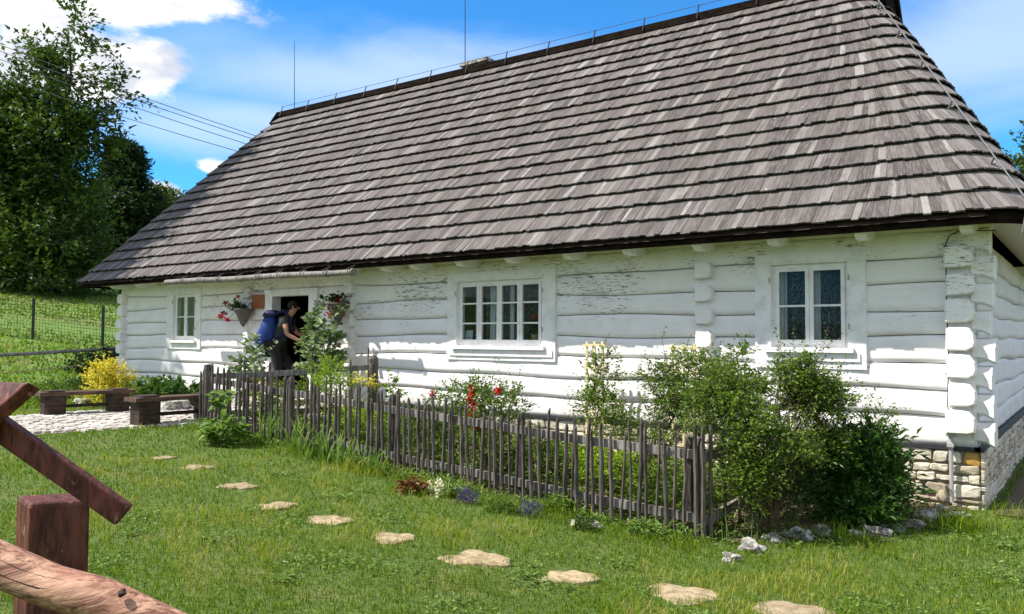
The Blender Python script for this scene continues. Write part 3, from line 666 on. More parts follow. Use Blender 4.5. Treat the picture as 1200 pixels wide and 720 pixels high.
# things on the inner sills
def things_in(): 
    o = thing('postcard', 'small pale blue card leaning inside the lower left pane of the four-sash window', 'card', (-6.49, .06, 1.60)); MB().hexa([(-6.56, .06, 1.6), (-6.42, .06, 1.6), (-6.42, .065, 1.6), (-6.56, .065, 1.6), (-6.56, .085, 1.76), (-6.42, .085, 1.76), (-6.42, .09, 1.76), (-6.56, .09, 1.76)]).build('card', M['card'], o)
    MB().box(-6.53, -6.45, .068, .072, 1.63, 1.66).build('picture', M['navy'], o)
    o = thing('potted_flower', 'red flowering pot plant behind the right sash of the four-sash window', 'plant', (-5.3, .085, 1.58))
    MB().tube([(-5.3, .085, 1.58), (-5.3, .085, 1.70)], [.045, .065], 12).build('pot', M['terra'], o)
    leaves('foliage', np.array([-5.3, .085, 1.80]) + rng.normal(size=(70, 3)) * [.05, .012, .06], .06, M['leaf_dark'], o)
    leaves('blooms', np.array([-5.31, .07, 1.93]) + rng.normal(size=(40, 3)) * [.04, .012, .025], .04, M['red'], o)
    o = thing('votive_lantern', 'small red and white lantern in the lower right pane of the leftmost window', 'lantern', (-13.58, .07, 1.6))
    MB().box(-13.66, -13.51, .05, .12, 1.61, 1.72).build('base', M['redlabel'], o); MB().box(-13.64, -13.53, .055, .11, 1.721, 1.80).build('top', M['white_trim'], o); MB().box(-13.66, -13.51, .045, .049, 1.80, 1.86).build('label_band', M['redlabel'], o)
things_in()
# door opening with white frame, open leaf inside
mb = MB(); mb.box(-11.19, -10.96, -.07, .12, .6, 2.495).box(-9.955, -9.75, -.07, .12, .6, 2.495).box(-10.96, -9.955, -.07, .12, 2.375, 2.495)
df = mb.build('door_frame', M['white_trim'], house)
mb = MB(); mb.beam((-9.99, .14, 1.49), (-10.30, 1.02, 1.49), .05, 1.74); dl = mb.build('door', M['door'], house)
MB().tube([(-10.20, .70, 1.45), (-10.27, .67, 1.45), (-10.30, .78, 1.45)], .012, 6).build('handle', M['grey_metal'], dl)
MB().box(-11.15, -9.8, -.55, .22, .36, .60).build('doorstep', M['stone'], house)
pq = MB().box(-11.53, -11.17, -.085, -.060, 2.17, 2.42).build('wall_plaque', M['plaque']); tag(pq, 'small square rust-brown plaque on the wall left of the doorway', 'plaque')

# ------------------------------------------------------------ hanging cone baskets
def basket(x, y, z, h, r, label, fl, seed, trail):
    o = thing('hanging_basket', label, 'flower basket', (x, y, z), 'wicker cone baskets beside the doorway'); rr = random.Random(seed)
    MB().tube([(x, y, z + h * k / 6) for k in range(7)], [.012 + r * (k / 6) ** .9 + (.006 if k % 2 else 0) for k in range(7)], 14).tube([(x, y, z + h - .015), (x, y, z + h + .012)], r + .018, 14).build('wicker_cone', M['wicker'], o, True)
    MB().tube([(x, y + .05, z + h), (x + .02, y + .12, z + h + .12), (x + .05, 0, z + h + .13)], .008, 5).build('hook', M['black_metal'], o)
    cs = []
    mb = MB(); P = []
    for i in range(26):
        a = rr.uniform(0, 2 * PI); q = np.array([x + r * .5 * math.cos(a), y + r * .5 * math.sin(a), z + h]); e = q + np.array([rr.uniform(-.14, .12) + trail * rr.random(), rr.uniform(-.12, .08), rr.uniform(-.0, .13)])
        mb.tube([q, (q + e) / 2 + [0, 0, .03], e], .003, 3); P += [e + rng.normal(size=3) * .025 for _ in range(6)]
    mb.build('stems', M['green_stem'], o); leaves('foliage', P, .06, M['leaf_dark'], o, .9)
    for (px, py, s_) in fl:
        p = onY((px, py), y - .06); mb = MB(); mb.tube([(x, y, z + h), ((p[0] + x) / 2, y - .04, (p[2] + z + h) / 2 + .04), p], .003, 3); mb.build('stem', M['green_stem'], o)
        leaves('bloom', p + rng.normal(size=(55, 3)) * s_ * .42, s_ * .75, M['red'], o, 1.0)
basket(-11.62, -.20, 1.83, .32, .16, 'grey wicker cone basket of trailing red geraniums hanging left of the doorway', [(259, 371, .055), (264, 355, .045), (279, 348, .035), (266, 375, .045), (262, 367, .05)], 1, -.28)
basket(-8.98, -.25, 1.86, .34, .17, 'grey wicker cone basket of red geraniums hanging right of the doorway', [(395, 354, .06), (386, 361, .045), (387, 369, .05), (399, 364, .055)], 2, -.22)

# ------------------------------------------------------------ garden fence of split pickets
fence = thing('picket_fence', 'low rustic fence of dark rough pickets around the front garden', 'fence', (-5.5, -2.4, .1))
rr = random.Random(31)
def pickets(A, B, n, h0, h1, rails=((.16, .08), (.68, .08)), posts=3, side=1, post_h=1.0):
    A = np.array(A, float); B = np.array(B, float); d = (B - A) / np.linalg.norm(B - A); nn = np.array([-d[1], d[0]]) * side
    def at(q, off): p = A + (B - A) * q + nn * off; return p, float(g(p[0], p[1]))
    for i in range(n):
        q = (i + rr.uniform(-.22, .22)) / (n - 1); q = min(max(q, 0), 1); p, z = at(q, -.03); h = (h0 + (h1 - h0) * q) * rr.uniform(.86, 1.06); lean = rr.uniform(-.05, .05); r = rr.uniform(.013, .024)
        pts = [(p[0] + d[0] * (lean * s_ + rr.uniform(-.006, .006)), p[1] + d[1] * (lean * s_) + rr.uniform(-.004, .004), z - .03 + (h + .03) * s_) for s_ in (0, .2, .4, .6, .8, .96, 1)]
        mb = MB(); mb.tube(pts, [r * 1.1, r, r * rr.uniform(.9, 1.1), r, r * rr.uniform(.85, 1), r * .8, r * .35], 6); mb.build('picket', M['picket'], fence)
    for hz, wd in rails:
        m_ = 6; mb = MB(); ps = []
        for k in range(m_ + 1): p, z = at(k / m_, .022); ps.append((p[0], p[1], z + hz * (h0 + (h1 - h0) * k / m_) / .9 + rr.uniform(-.01, .01)))
        for k in range(m_): mb.beam(ps[k], ps[k + 1], .035, wd)
        mb.build('rail', M['grey_wood'], fence)
    for k in range(posts):
        p, z = at((k + .02) / max(1, posts - 1) * .97, .07); mb = MB(); mb.tube([(p[0], p[1], z - .05), (p[0], p[1], z + post_h * .8), (p[0], p[1], z + post_h * .86)], [.045, .042, .03], 8); mb.build('post', M['picket'], fence)
pickets(FL, FR, 84, .86, .95, posts=5)
pickets(FL, GB, 9, .90, 1.05, posts=2, side=-1, post_h=1.0)
pickets(FR, GR, 7, .95, .90, posts=2)
z_ = float(g(*GB)); MB().tube([(GB[0], GB[1], z_), (GB[0], GB[1], z_ + .92), (GB[0], GB[1], z_ + .97)], [.085, .08, .05], 9).build('gate_post', M['picket'], fence)

# ------------------------------------------------------------ benches
def bench(p0, p1, seat, label, ext=.22, wd=.36):
    p0 = np.array(p0); p1 = np.array(p1); d = p1 - p0; L = np.linalg.norm(d[:2]); d = d[:2] / L; n = np.array([-d[1], d[0]]); m_ = (p0 + p1) / 2
    o = thing('log_bench', label, 'bench', (m_[0], m_[1], g(m_[0], m_[1])), 'brown log benches beside the cobbled path')
    zt = seat + float(g(m_[0], m_[1])); a = p0[:2] - d * ext; b = p1[:2] + d * ext
    MB().beam((a[0], a[1], zt - .03), (b[0], b[1], zt - .03), wd, .055).build('seat', M['bench_wood'], o)
    for p in (p0, p1):
        zg = float(g(p[0], p[1])); mb = MB(); hh = (zt - .058 - zg) / 2
        for k in range(2):
            zc = zg + hh * (k + .5); vs = []; prof = [(.88, -1), (1, -.55), (1, .55), (.88, 1)]
            out = [(-.5, -.5), (-.38, -.62), (.38, -.62), (.5, -.5), (.5, .5), (.38, .62), (-.38, .62), (-.5, .5)]
            for s_, zz in prof: vs += [(p[0] + (d[0] * q[0] * .30 + n[0] * q[1] * .26) * s_, p[1] + (d[1] * q[0] * .30 + n[1] * q[1] * .26) * s_, zc + zz * hh * .97) for q in out]
            N = 8; fs = [(i + N * r, (i + 1) % N + N * r, (i + 1) % N + N * (r + 1), i + N * (r + 1)) for i in range(N) for r in range(3)] + [tuple(range(N))[::-1], tuple(3 * N + i for i in range(N))]
            mb.add(vs, fs)
        mb.build('leg', M['dark_wood'], o)
    zg = float(g(m_[0], m_[1])); MB().beam((p0[0], p0[1], zg + .15), (p1[0], p1[1], zg + .15), .05, .05).build('stretcher', M['dark_wood'], o)
bench(gp(62, 488), gp(137, 484), .38, 'farther brown plank bench on log legs beside the yellow shrub')
bench(gp(170, 500), gp(243, 492), .40, 'nearer brown plank bench on stacked log legs by the fence corner', .22)

# ------------------------------------------------------------ stepping stones
desc = {0: 'stepping stone farthest from the camera, half lost in grass', 1: 'small stepping stone second from the far end of the row', 2: 'third stepping stone from the far end of the row',
        3: 'fourth stepping stone from the far end, in front of the sword leaves', 4: 'fifth stepping stone from the far end, small and rounded', 5: 'fifth stepping stone from the near end, angular left edge', 6: 'fourth stepping stone from the near end, wide and flat', 7: 'third stepping stone from the near end, pointed at right', 8: 'second stepping stone from the near end, in front of the fence corner', 9: 'nearest stepping stone, cut by the bottom edge'}
stones = []
for i, (px, py, wpx) in enumerate([(192, 537, 26), (230, 548, 36), (278, 570, 42), (326, 593, 44), (384, 610, 56), (461, 631, 54), (557, 655, 76), (664, 677, 66), (801, 697, 82), (928, 717, 84)]):
    P = gp(px, py); dep = float(R[2] @ (P - CAM)); wm = wpx / F * dep / 2; rr = random.Random(i * 7 + 2); stones.append((P[0], P[1], wm))
    rx = np.array([R[0][0], R[0][1]]); rx /= np.linalg.norm(rx); ry = np.array([-rx[1], rx[0]]); mb = MB(); n = 36; ph = [rr.uniform(0, 6) for _ in range(4)]
    vs = []
    for s_, dz in ((1.03, -.05), (1.0, .004), (.95, .010), (.5, .013)):
        for k in range(n):
            a = 2 * PI * k / n; q = s_ * (1 + .12 * math.sin(2 * a + ph[0]) + .12 * math.sin(3 * a + ph[1]) + .07 * math.sin(5 * a + ph[2]) + .04 * math.sin(8 * a + ph[3]) + .03 * math.sin(13 * a + ph[1])); w2_ = rx * math.cos(a) * wm * q + ry * math.sin(a) * wm * .82 * q
            vs.append((P[0] + w2_[0], P[1] + w2_[1], P[2] + dz + .004 * math.sin(4 * a + ph[3])))
    fs = [(k + n * r, (k + 1) % n + n * r, (k + 1) % n + n * (r + 1), k + n * (r + 1)) for k in range(n) for r in range(3)] + [tuple(3 * n + k for k in range(n))]
    o = mb.add(vs, fs).build('stepping_stone', M['slab']); tag(o, 'pale sandy ' + desc[i], 'stepping stone', 'stepping stones across the lawn')

# ------------------------------------------------------------ rocks
rk = [(700, 618, .05, 'small rock in grass at the fence foot left of the corner'), (858, 656, .065, 'flat grey rock lying farthest out on the lawn'), (880, 645, .10, 'jagged pale rock just right of the fence corner'), (905, 634, .07, 'low grey rock behind the jagged pale one'),
      (940, 630, .10, 'pale cracked rock under the big bush'), (962, 627, .09, 'grey white rock under the big bush, right of the cracked one'), (1000, 628, .06, 'small grey rock behind the grass tuft'), (1020, 626, .09, 'low wide grey rock in front of the glossy plant'),
      (1048, 621, .085, 'round whitish rock in front of the glossy plant'), (1070, 618, .07, 'grey rock right of the round whitish one'), (1082, 610, .13, 'large rough grey rock at the plinth'), (1105, 602, .11, 'rough grey rock below the conduit pipe'), (1128, 606, .06, 'small grey rock nearest the house corner'),
      (96, 474, .16, 'white rock left of the yellow shrub'), (148, 474, .10, 'white rock right of the yellow shrub'), (206, 481, .24, 'wide white rock behind the nearer bench'), (600, 560, .06, 'small stone at the foot of the red rose')]
for i, (px, py, s_, lb) in enumerate(rk):
    P = gp(px, py); rr = random.Random(i + 50)
    o = MB().rock((P[0], P[1], P[2] + s_ * .18), (s_ * 1.15, s_ * .9, s_ * .55), .42, i, rings=14, seg=22).build('rock', M['rock'], None); tag(o, lb, 'rock', 'rocks edging the beds')

# ------------------------------------------------------------ timber frame in the near left corner
def P3(px, py, d): return Vector(tuple(float(q) for q in onD((px, py), d)))
tr = thing('timber_railing', 'reddish brown timber railing with slanting planks, square post and round log, near left corner', 'railing', (-1.9, -7.7, -.1))
c = P3(61, 640, 2.75); top = float(onD((60, 586), 2.75)[2]); sx = Vector((R[0][0], R[0][1], 0)).normalized(); sy = Vector((-sx.y, sx.x, 0)); an = math.radians(43); u = (sx * math.cos(an) + sy * math.sin(an)); v_ = Vector((-u.y, u.x, 0)); hw = .092
mb = MB(); q = [c - u * hw - v_ * hw, c + u * hw - v_ * hw, c + u * hw + v_ * hw, c - u * hw + v_ * hw]
zt = [top, top, top + .0, top + .0]
lev = [(-.25, 1.0, 0), (top - .015, 1.0, 0), (top, .93, 0)]; vs = []
for z, s_, _ in lev: vs += [Vector((c.x + (p.x - c.x) * s_, c.y + (p.y - c.y) * s_, z + (.012 if i in (0, 3) and z > 0 else 0))) for i, p in enumerate(q)]
mb.add(vs, [(i + 4 * r, (i + 1) % 4 + 4 * r, (i + 1) % 4 + 4 * (r + 1), i + 4 * (r + 1)) for i in range(4) for r in (0, 1)] + [(8, 9, 10, 11)]); soften = [mb.build('post', M['red_wood'], tr)]
a, b = P3(-70, 452, 2.40), P3(146, 604, 2.50); vw = (a - Vector(CAM)).normalized(); 
mb = MB(); mb.beam(a, b, .045, .070, Vector((.25, .2, .95))); soften.append(mb.build('slanting_plank', M['red_wood'], tr))
q = [P3(33, 448, 2.30), P3(-90, 553, 2.30), P3(-163, 550, 2.5), P3(-40, 445, 2.5)]
nb_ = (q[1] - q[0]).cross(q[3] - q[0]).normalized()
if nb_.z < 0: nb_ = -nb_
mb = MB(); mb.hexa([k - nb_ * .045 for k in q] + q); soften.append(mb.build('crossing_plank', M['red_wood'], tr))
for q_ in soften: bv = q_.modifiers.new('bevel', 'BEVEL'); bv.width = .006; bv.segments = 2
ps = [P3(-60, 634, 2.28), P3(0, 662, 2.27), P3(60, 687, 2.25), P3(120, 703, 2.22), P3(150, 716, 2.21), P3(215, 745, 2.18), P3(300, 785, 2.15)]
mb = MB(); mb.tube(ps, [.060, .060, .058, .058, .055, .052, .050], 24); lg = mb.build('round_log', M['log_wood'], tr, True)
kn = P3(143, 690, 2.17); mb = MB(); mb.rock(kn - Vector((0, 0, .012)), (.012, .012, .010), .3, 3); mb.build('knot', M['dark_wood'], lg, True)
mb = MB()
for off, a0, a1 in ((.2, 0, 5), (-.35, 0, 4), (.75, 1, 3)):
    pts = []
    for k in range(a0 * 4, a1 * 4 + 1):
        i, f = divmod(k, 4); p = ps[min(i, 5)].lerp(ps[min(i, 5) + 1], f / 4); r_ = .0605 - .0016 * k / 4; dd = (ps[-1] - ps[0]).normalized(); s1 = dd.cross(Vector((0, 0, 1))).normalized(); u1 = s1.cross(dd)
        th = off + .1 * math.sin(k * .8); pts.append(p + (s1 * math.cos(th) + u1 * math.sin(th)) * (r_ * .985))
    mb.tube(pts, [.0015 + .0012 * abs(math.sin(i)) for i in range(len(pts))], 4)
mb.build('cracks', M['dark_wood'], lg)

# ------------------------------------------------------------ pole rail and wire mesh fence at the left
def rail_fence():
    o = thing('pole_rail', 'single weathered pole rail running left from the house corner', 'rail', gp(60, 450))
    a, b = onD((-80, 420), 16.5), onD((137, 408.5), 18.2)
    MB().tube([a, (a + b) / 2 + [0, 0, -.015], b], [.045, .04, .035], 7).build('pole', M['grey_wood'], o)
    a2, b2 = onD((-80, 440), 16.5), onD((100, 428), 17.8); MB().tube([a2, (a2 + b2) / 2 - [0, 0, .05], b2], .012, 5).build('rope', M['straw'], o)
    for q in (a, b * .98 + a * .02): MB().tube([(q[0], q[1], float(g(q[0], q[1])) - .1), (q[0], q[1], q[2] + .03)], .05, 7).build('post', M['grey_wood'], o)
rail_fence()
mf = thing('wire_mesh_fence', 'wire mesh fence on dark posts across the meadow', 'fence', onD((38, 404), 28))
pp = [onD((px, 403), 28 + (px - 38) * -.0) for px in (-210, -127, -44, 38, 120, 202)]
mesh = MB()
for i, q in enumerate(pp):
    z = float(g(q[0], q[1])); MB().tube([(q[0], q[1], z - .1), (q[0], q[1], z + 1.45)], .055, 6).build('post', M['black_metal'], mf)
    if i < len(pp) - 1:
        q2 = pp[i + 1]; z2 = float(g(q2[0], q2[1]))
        for k in range(13): h = .05 + k * .11; mesh.tube([(q[0], q[1], z + h), (q2[0], q2[1], z2 + h)], .006, 3, caps=False)
        for k in range(22): f = k / 22; x = q[0] + (q2[0] - q[0]) * f; y_ = q[1] + (q2[1] - q[1]) * f; zz = z + (z2 - z) * f; mesh.tube([(x, y_, zz + .03), (x, y_, zz + 1.38)], .005, 3, caps=False)
mesh.build('wire_mesh', M['black_metal'], mf)

# ------------------------------------------------------------ trees
def tree(name, label, base, blobs, n, lpt, tl, ls, lm, trunk_r, limbs=10, group=None, upw=.4, trunk_to=None, droop=.15, bias=.45, aspect=.55):
    base = np.array(base, float); o = thing(name, label, 'tree', base, group); rr = random.Random(len(label) + int(abs(base[0]) * 10))
    topb = max(blobs, key=lambda b: b[0][2]); tp = np.array(trunk_to if trunk_to is not None else topb[0]); mb = MB()
    pts = [base + (tp - base) * k / 7 + np.array([rr.uniform(-1, 1), rr.uniform(-1, 1), 0]) * trunk_r * (.8 if 0 < k < 7 else 0) for k in range(8)]; pts[0] = base - [0, 0, .3]
    mb.tube(pts, [trunk_r * (1.25 - k * .155) for k in range(8)], 9)
    for i in range(limbs):
        b = blobs[i % len(blobs)]; e = np.array(b[0]) + rng.uniform(-.5, .5, 3) * b[1]
        hh = min(max((e[2] - base[2]) / max(.1, tp[2] - base[2]) - .22, .12), .9); s_ = base + (tp - base) * hh; mid = (s_ + e) / 2 + np.array([0, 0, -.06 * np.linalg.norm(e - s_)]) + rng.normal(size=3) * .1
        r0 = trunk_r * (1 - hh * .8) * .45; mb.tube([s_, mid, e], [r0, r0 * .6, r0 * .2], 6)
        for _ in range(3): e2 = e + rng.normal(size=3) * np.array(b[1]) * .55; mb.tube([mid, (mid + e2) / 2 + rng.normal(size=3) * .08, e2], [r0 * .4, r0 * .25, r0 * .08], 4)
    P, D, T, tw = twigs(blobs, n, lpt, tl, droop, upw, bias=bias)
    for q in tw[::3]: mb.tube(q, [.018, .012, .006] if trunk_r > .15 else [.008, .005, .003], 3, caps=False)
    mb.build('trunk', M['bark'], o, True)
    leaves('crown', P, ls, lm, o, aspect, .4, T, D); return o
def B(px, py, d, rx, rz, ry=None):     # crown volume seen round a point, sized in pixels at its own distance
    c_ = onD((px, py), d); k = d / F; return (c_, (rx * k, (ry or rx) * k, rz * k))
def clumps(bl, n, k0, k1, seed):
    rg_ = np.random.default_rng(seed); w_ = np.array([b[1][0] * b[1][2] for b in bl]); w_ = w_ / w_.sum(); out = []
    for i in rg_.choice(len(bl), n, p=w_):
        c_, r_ = np.array(bl[i][0], float), np.array(bl[i][1], float); u_ = rg_.normal(size=3); u_ /= np.linalg.norm(u_); f = rg_.uniform(k0, k1); mr = min(r_) ; out.append((c_ + u_ * r_ * rg_.uniform(.2, 1) , tuple(np.array([1.25, 1.25, .75]) * mr * f)))
    return out
bt = gp(70, 343); BD = float(R[2] @ (bt - CAM)); BS = BD / 25
big = [B(88, 35, 1.000 * BD, 16, 24), B(70, 80, 1.000 * BD, 34, 26), B(40, 60, 1.020 * BD, 20, 18), B(115, 105, 1.000 * BD, 34, 16), B(148, 112, 1.000 * BD, 16, 8), B(25, 125, 1.000 * BD, 40, 28), B(80, 140, 0.980 * BD, 40, 26), B(-20, 170, 1.000 * BD, 50, 50), B(55, 185, 0.980 * BD, 50, 32), B(108, 175, 1.000 * BD, 26, 22),
       B(20, 240, 1.000 * BD, 55, 32), B(88, 235, 1.000 * BD, 36, 26), B(50, 285, 0.980 * BD, 62, 30), B(100, 290, 1.000 * BD, 42, 24), B(-40, 280, 1.000 * BD, 60, 40), B(55, 325, 0.960 * BD, 50, 20), B(0, 320, 0.980 * BD, 50, 24), B(95, 320, 1.000 * BD, 30, 16), B(-20, 210, 1.000 * BD, 50, 40)]
tree('deciduous_tree', 'tall loose-crowned green tree at the left edge, nearest of the trees', bt, clumps(big[1:10], 60, .3, .6, 3) + clumps(big, 60, .28, .6, 2) + big[:1] + big[10:13] + big[15:], 3100, 15, .9 * BS, .19 * BS, M['leaf_tree'], .12 * BS, 60, trunk_to=onD((82, 50), BD))
def conifer(px0, ptop, pbot, d, wpx, label, group='trees behind the meadow'):
    c_ = onD((px0, ptop), d); zb = float(g(c_[0], c_[1])); k = d / F; H = c_[2] - zb; o = thing('pine_tree', label, 'tree', (c_[0], c_[1], zb), group); mb = MB()
    mb.tube([(c_[0], c_[1], zb - .3), (c_[0], c_[1], zb + H * .6), (c_[0], c_[1], c_[2])], [.3, .18, .03], 8); P = []; D = []; T = []
    for i in range(150):
        f = rng.uniform(0, 1) ** .8; z = c_[2] - f * H * .85; r = wpx * k * (.12 + .88 * min(1, f * 1.5)) * rng.uniform(.6, 1.12); a = rng.uniform(0, 2 * PI); u_ = np.array([math.cos(a), math.sin(a), rng.uniform(-.02, .3)])
        s_ = np.array([c_[0], c_[1], z]); e = s_ + u_ * r; mb.tube([s_, (s_ + e) / 2 - [0, 0, r * .05], e], [.07, .04, .01], 4, caps=False); tone = rng.uniform(.1, .9)
        for q in np.linspace(.3, 1, 11):
            p = s_ + u_ * r * q; m_ = 12; P.append(p + rng.normal(size=(m_, 3)) * [.34, .34, .17]); D.append(np.tile(u_ + [0, 0, .3], (m_, 1))); T.append(np.clip(tone + rng.normal(size=m_) * .15, 0, .9))
    mb.build('trunk', M['bark'], o); leaves('crown', np.concatenate(P), .56, M['needle'], o, .22, .3, np.concatenate(T), np.concatenate(D))
conifer(146, 166, 330, 62, 44, 'dark pine rising behind the tall tree and the roof end')
def bgtree(px, py, d, rx, rz, label, mk='leaf_dark', nm='background_tree'):
    k = d / F; cc = onD((px, py), d); zb = float(g(cc[0], cc[1])); zt_ = onD((px, py - rz), d)[2]; hz = (zt_ - zb) / 2
    bl = [((cc[0], cc[1], zb + hz * 1.25), (rx * k, rx * k, hz * .75))] + [((cc[0] + rng.uniform(-.7, .7) * rx * k, cc[1] + rng.uniform(-.7, .7) * rx * k, zb + hz * rng.uniform(.5, 1.6)), (rx * k * .55, rx * k * .55, hz * .38)) for _ in range(6)]
    tree(nm, label, (cc[0], cc[1], zb), bl, 850, 12, 1.1 * d / 45, .34 * d / 45, M[mk], .22, 8, 'trees behind the meadow', bias=.4)
bgtree(195, 262, 72, 24, 32, 'rounded dark tree showing just above the left roof hip', 'leaf_tree')
bgtree(165, 270, 66, 30, 34, 'dark leafy tree below the pine', 'leaf_dark')
bgtree(110, 270, 60, 40, 40, 'dark leafy tree behind the trunk of the tall tree')
bgtree(50, 275, 64, 50, 45, 'broad dark tree behind the tall tree, above the left mesh post')
bgtree(-20, 270, 62, 50, 55, 'broad dark tree at the left edge of the picture', 'leaf_tree')
bgtree(-110, 250, 66, 60, 80, 'leafy tree beyond the left edge of the picture', 'leaf_tree')
bgtree(1212, 178, 34, 26, 28, 'pine crown peeping over the right roof hip', 'leaf_tree', 'background_tree')
# a tree just outside the left edge whose shade falls on the roof's left hip and the wall below
TS = (-22.4, -5.8)
tb = float(g(*TS))
def shadow_pt(x, y, z, d): return (x + SUN.x * d, y + SUN.y * d, z + SUN.z * d)
bl = [(shadow_pt(-16.75, .9, 4.4, 12), (1.2, 1.2, 1.0)), (shadow_pt(-17.15, -.5, 3.1, 12), (1.2, 1.2, 1.0)), (shadow_pt(-16.4, 2.2, 5.8, 12), (.8, .8, .8)), (shadow_pt(-16.6, .2, 2.0, 12), (1.1, 1.1, 1.0)), (shadow_pt(-18, 0, 3, 12), (1.6, 1.6, 1.6)), (shadow_pt(-15.6, -.2, 1.5, 12), (.7, .7, .4)), (shadow_pt(-17.3, 1.5, 5.2, 12), (1.2, 1.2, 1.2))]
tree('shade_tree', 'leafy tree standing left of the benches, shading the roof end', (TS[0] - 1.2, TS[1] - 1.0, tb), bl, 1500, 12, .8, .26, M['leaf_tree'], .18, 14, trunk_to=(TS[0] + .2, TS[1] + .2, 13.0))

# ------------------------------------------------------------ power lines
for i, (a, b, lb) in enumerate([((-60, 22, 30), (306, 166, 24), 'uppermost of the overhead cables at upper left'), ((-60, 30, 30), (304, 170, 24), 'second highest of the overhead cables at upper left'), ((-60, 40, 30), (300, 177, 24), 'third highest of the overhead cables at upper left'), ((-60, 62, 30), (292, 186, 24), 'lowest of the overhead cables at upper left')]):
    A = onD(a[:2], a[2]); Bq = onD(b[:2], b[2]); e = A + (A - Bq) * 1.5; h_ = Bq + (Bq - A) * .6
    pts = []
    for k in range(17): f = k / 16; p = e + (h_ - e) * f; pts.append(p - np.array([0, 0, 1]) * .9 * (4 * f * (1 - f) - .75))
    tag(MB().tube(pts, .014, 4).build('power_cable', M['black_metal']), lb, 'cable', 'overhead cables beyond the roof')

# ------------------------------------------------------------ garden plants
def shrub(name, label, cat, base, blobs, n, lpt, tl, ls, lm, stems=8, sr=.006, group=None, aspect=.55, upw=.6, droop=.1, sm='twig', bias=.5, twig=True, blooms=None, spikes=0, up=.5, jit=.3):
    base = np.array([base[0], base[1], float(g(base[0], base[1]))]); o = thing(name, label, cat, base, group); mb = MB()
    for i in range(stems):
        b = blobs[i % len(blobs)]; e = np.array(b[0]) + rng.uniform(-.7, .7, 3) * b[1]; s_ = base + np.array([rng.normal() * .04, rng.normal() * .04, 0]); mid = (s_ + e) / 2 + np.array([0, 0, .12 * np.linalg.norm(e - s_)])
        mb.tube([s_, mid, e], [sr, sr * .8, sr * .35], 4)
    P, D, T, tw = twigs(blobs, n, lpt, tl, droop, upw, bias=bias, jit=jit)
    if spikes:
        for _ in range(spikes):
            b = blobs[rng.integers(len(blobs))]; s_ = np.array(b[0]) + [rng.uniform(-.8, .8) * b[1][0], rng.uniform(-.8, .8) * b[1][1], b[1][2] * .6]; L = rng.uniform(.18, .42); d_ = np.array([rng.normal() * .35, rng.normal() * .35, 1]); line = s_ + d_ * L * np.linspace(0, 1, 9)[:, None] + np.array([rng.normal() * .1, rng.normal() * .1, -.05]) * np.linspace(0, 1, 9)[:, None] ** 2
            mb.tube(line[::4], [.003, .002, .001], 3); P = np.concatenate([P, line + rng.normal(size=line.shape) * .012]); D = np.concatenate([D, rng.normal(size=line.shape) + [0, 0, .4]]); T = np.concatenate([T, rng.uniform(.2, .9, 9)])
    if twig:
        for q in tw: mb.tube(q, [sr * .4, sr * .3, sr * .15], 3, caps=False)
    mb.build('stems', M[sm], o); leaves('foliage', P, ls, lm, o, aspect, up, T, D)
    for (p, s_, mk) in (blooms or []): leaves('bloom', np.array(p) + rng.normal(size=(45, 3)) * s_ * .38, s_ * .6, M[mk], o, 1.0)
    return o
def G(px, py, y, rx, rz, ry=None):   # foliage volume round the point of the photograph lying on the plane y
    c_ = onY((px, py), y); d = float(R[2] @ (c_ - CAM)); k = d / F; return (c_, (rx * k, (ry or rx) * k, rz * k))
# the big bush at the fence corner
bl = [G(905, 445, -1.6, 50, 30), G(872, 478, -2.0, 44, 30), G(940, 462, -1.4, 38, 34), G(838, 470, -1.9, 30, 26), G(850, 430, -1.7, 22, 22), G(892, 520, -2.1, 42, 28), G(815, 500, -2.3, 34, 16), G(940, 520, -1.6, 34, 30), G(925, 425, -1.6, 36, 14), G(975, 470, -1.2, 20, 16), G(875, 550, -2.2, 26, 24)]
shrub('rambling_bush', 'big sprawling green bush spilling over the right fence corner', 'bush', (-1.45, -1.9), clumps(bl, 62, .25, .55, 4), 1900, 11, .17, .040, M['leaf_bush'], 62, .008, spikes=170, droop=.35, bias=.6, jit=.4)
bl = [G(800, 440, -1.4, 40, 34), G(775, 470, -1.5, 38, 30), G(830, 435, -1.3, 24, 24), G(770, 500, -1.7, 30, 24), G(815, 480, -1.5, 34, 30)]
shrub('climbing_rose', 'loose yellow-green climbing rose on the trellis left of the big bush', 'bush', (-2.9, -1.3), clumps(bl, 30, .25, .5, 6), 620, 10, .15, .038, M['leaf_bush'], 26, .006, spikes=50, droop=.2)
bl = [G(708, 445, -.7, 18, 34), G(700, 475, -.8, 26, 20), G(722, 500, -1., 24, 24)]
shrub('climbing_rose', 'slender climbing rose on the pale trellis under the bare wall', 'bush', (-4.1, -.5), bl, 420, 9, .15, .042, M['leaf_bush'], 9, .005, spikes=9, droop=.2)
bl = [G(1000, 545, -1.0, 50, 40), G(1020, 570, -1.0, 38, 30), G(975, 560, -1.1, 44, 44), G(1010, 595, -1.1, 44, 16), G(1030, 530, -.9, 22, 28)]
shrub('glossy_plant', 'dense glossy dark green leafy plant in front of the stone plinth', 'plant', (-.85, -1.05), bl, 900, 10, .17, .085, M['leaf_peony'], 26, .006, aspect=.32, spikes=0, sm='green_stem', up=.3)
bl = [G(995, 480, -.9, 24, 14), G(1030, 490, -.8, 22, 10), G(985, 500, -1.0, 14, 14)]
shrub('twiggy_shrub', 'sparse twiggy shrub with small brownish leaves above the glossy plant', 'shrub', (-1.0, -.75), bl, 90, 8, .16, .035, M['leaf_bush'], 16, .004, spikes=10, droop=.15)
bl = [G(1000, 655, -2.3, 1, 1)]
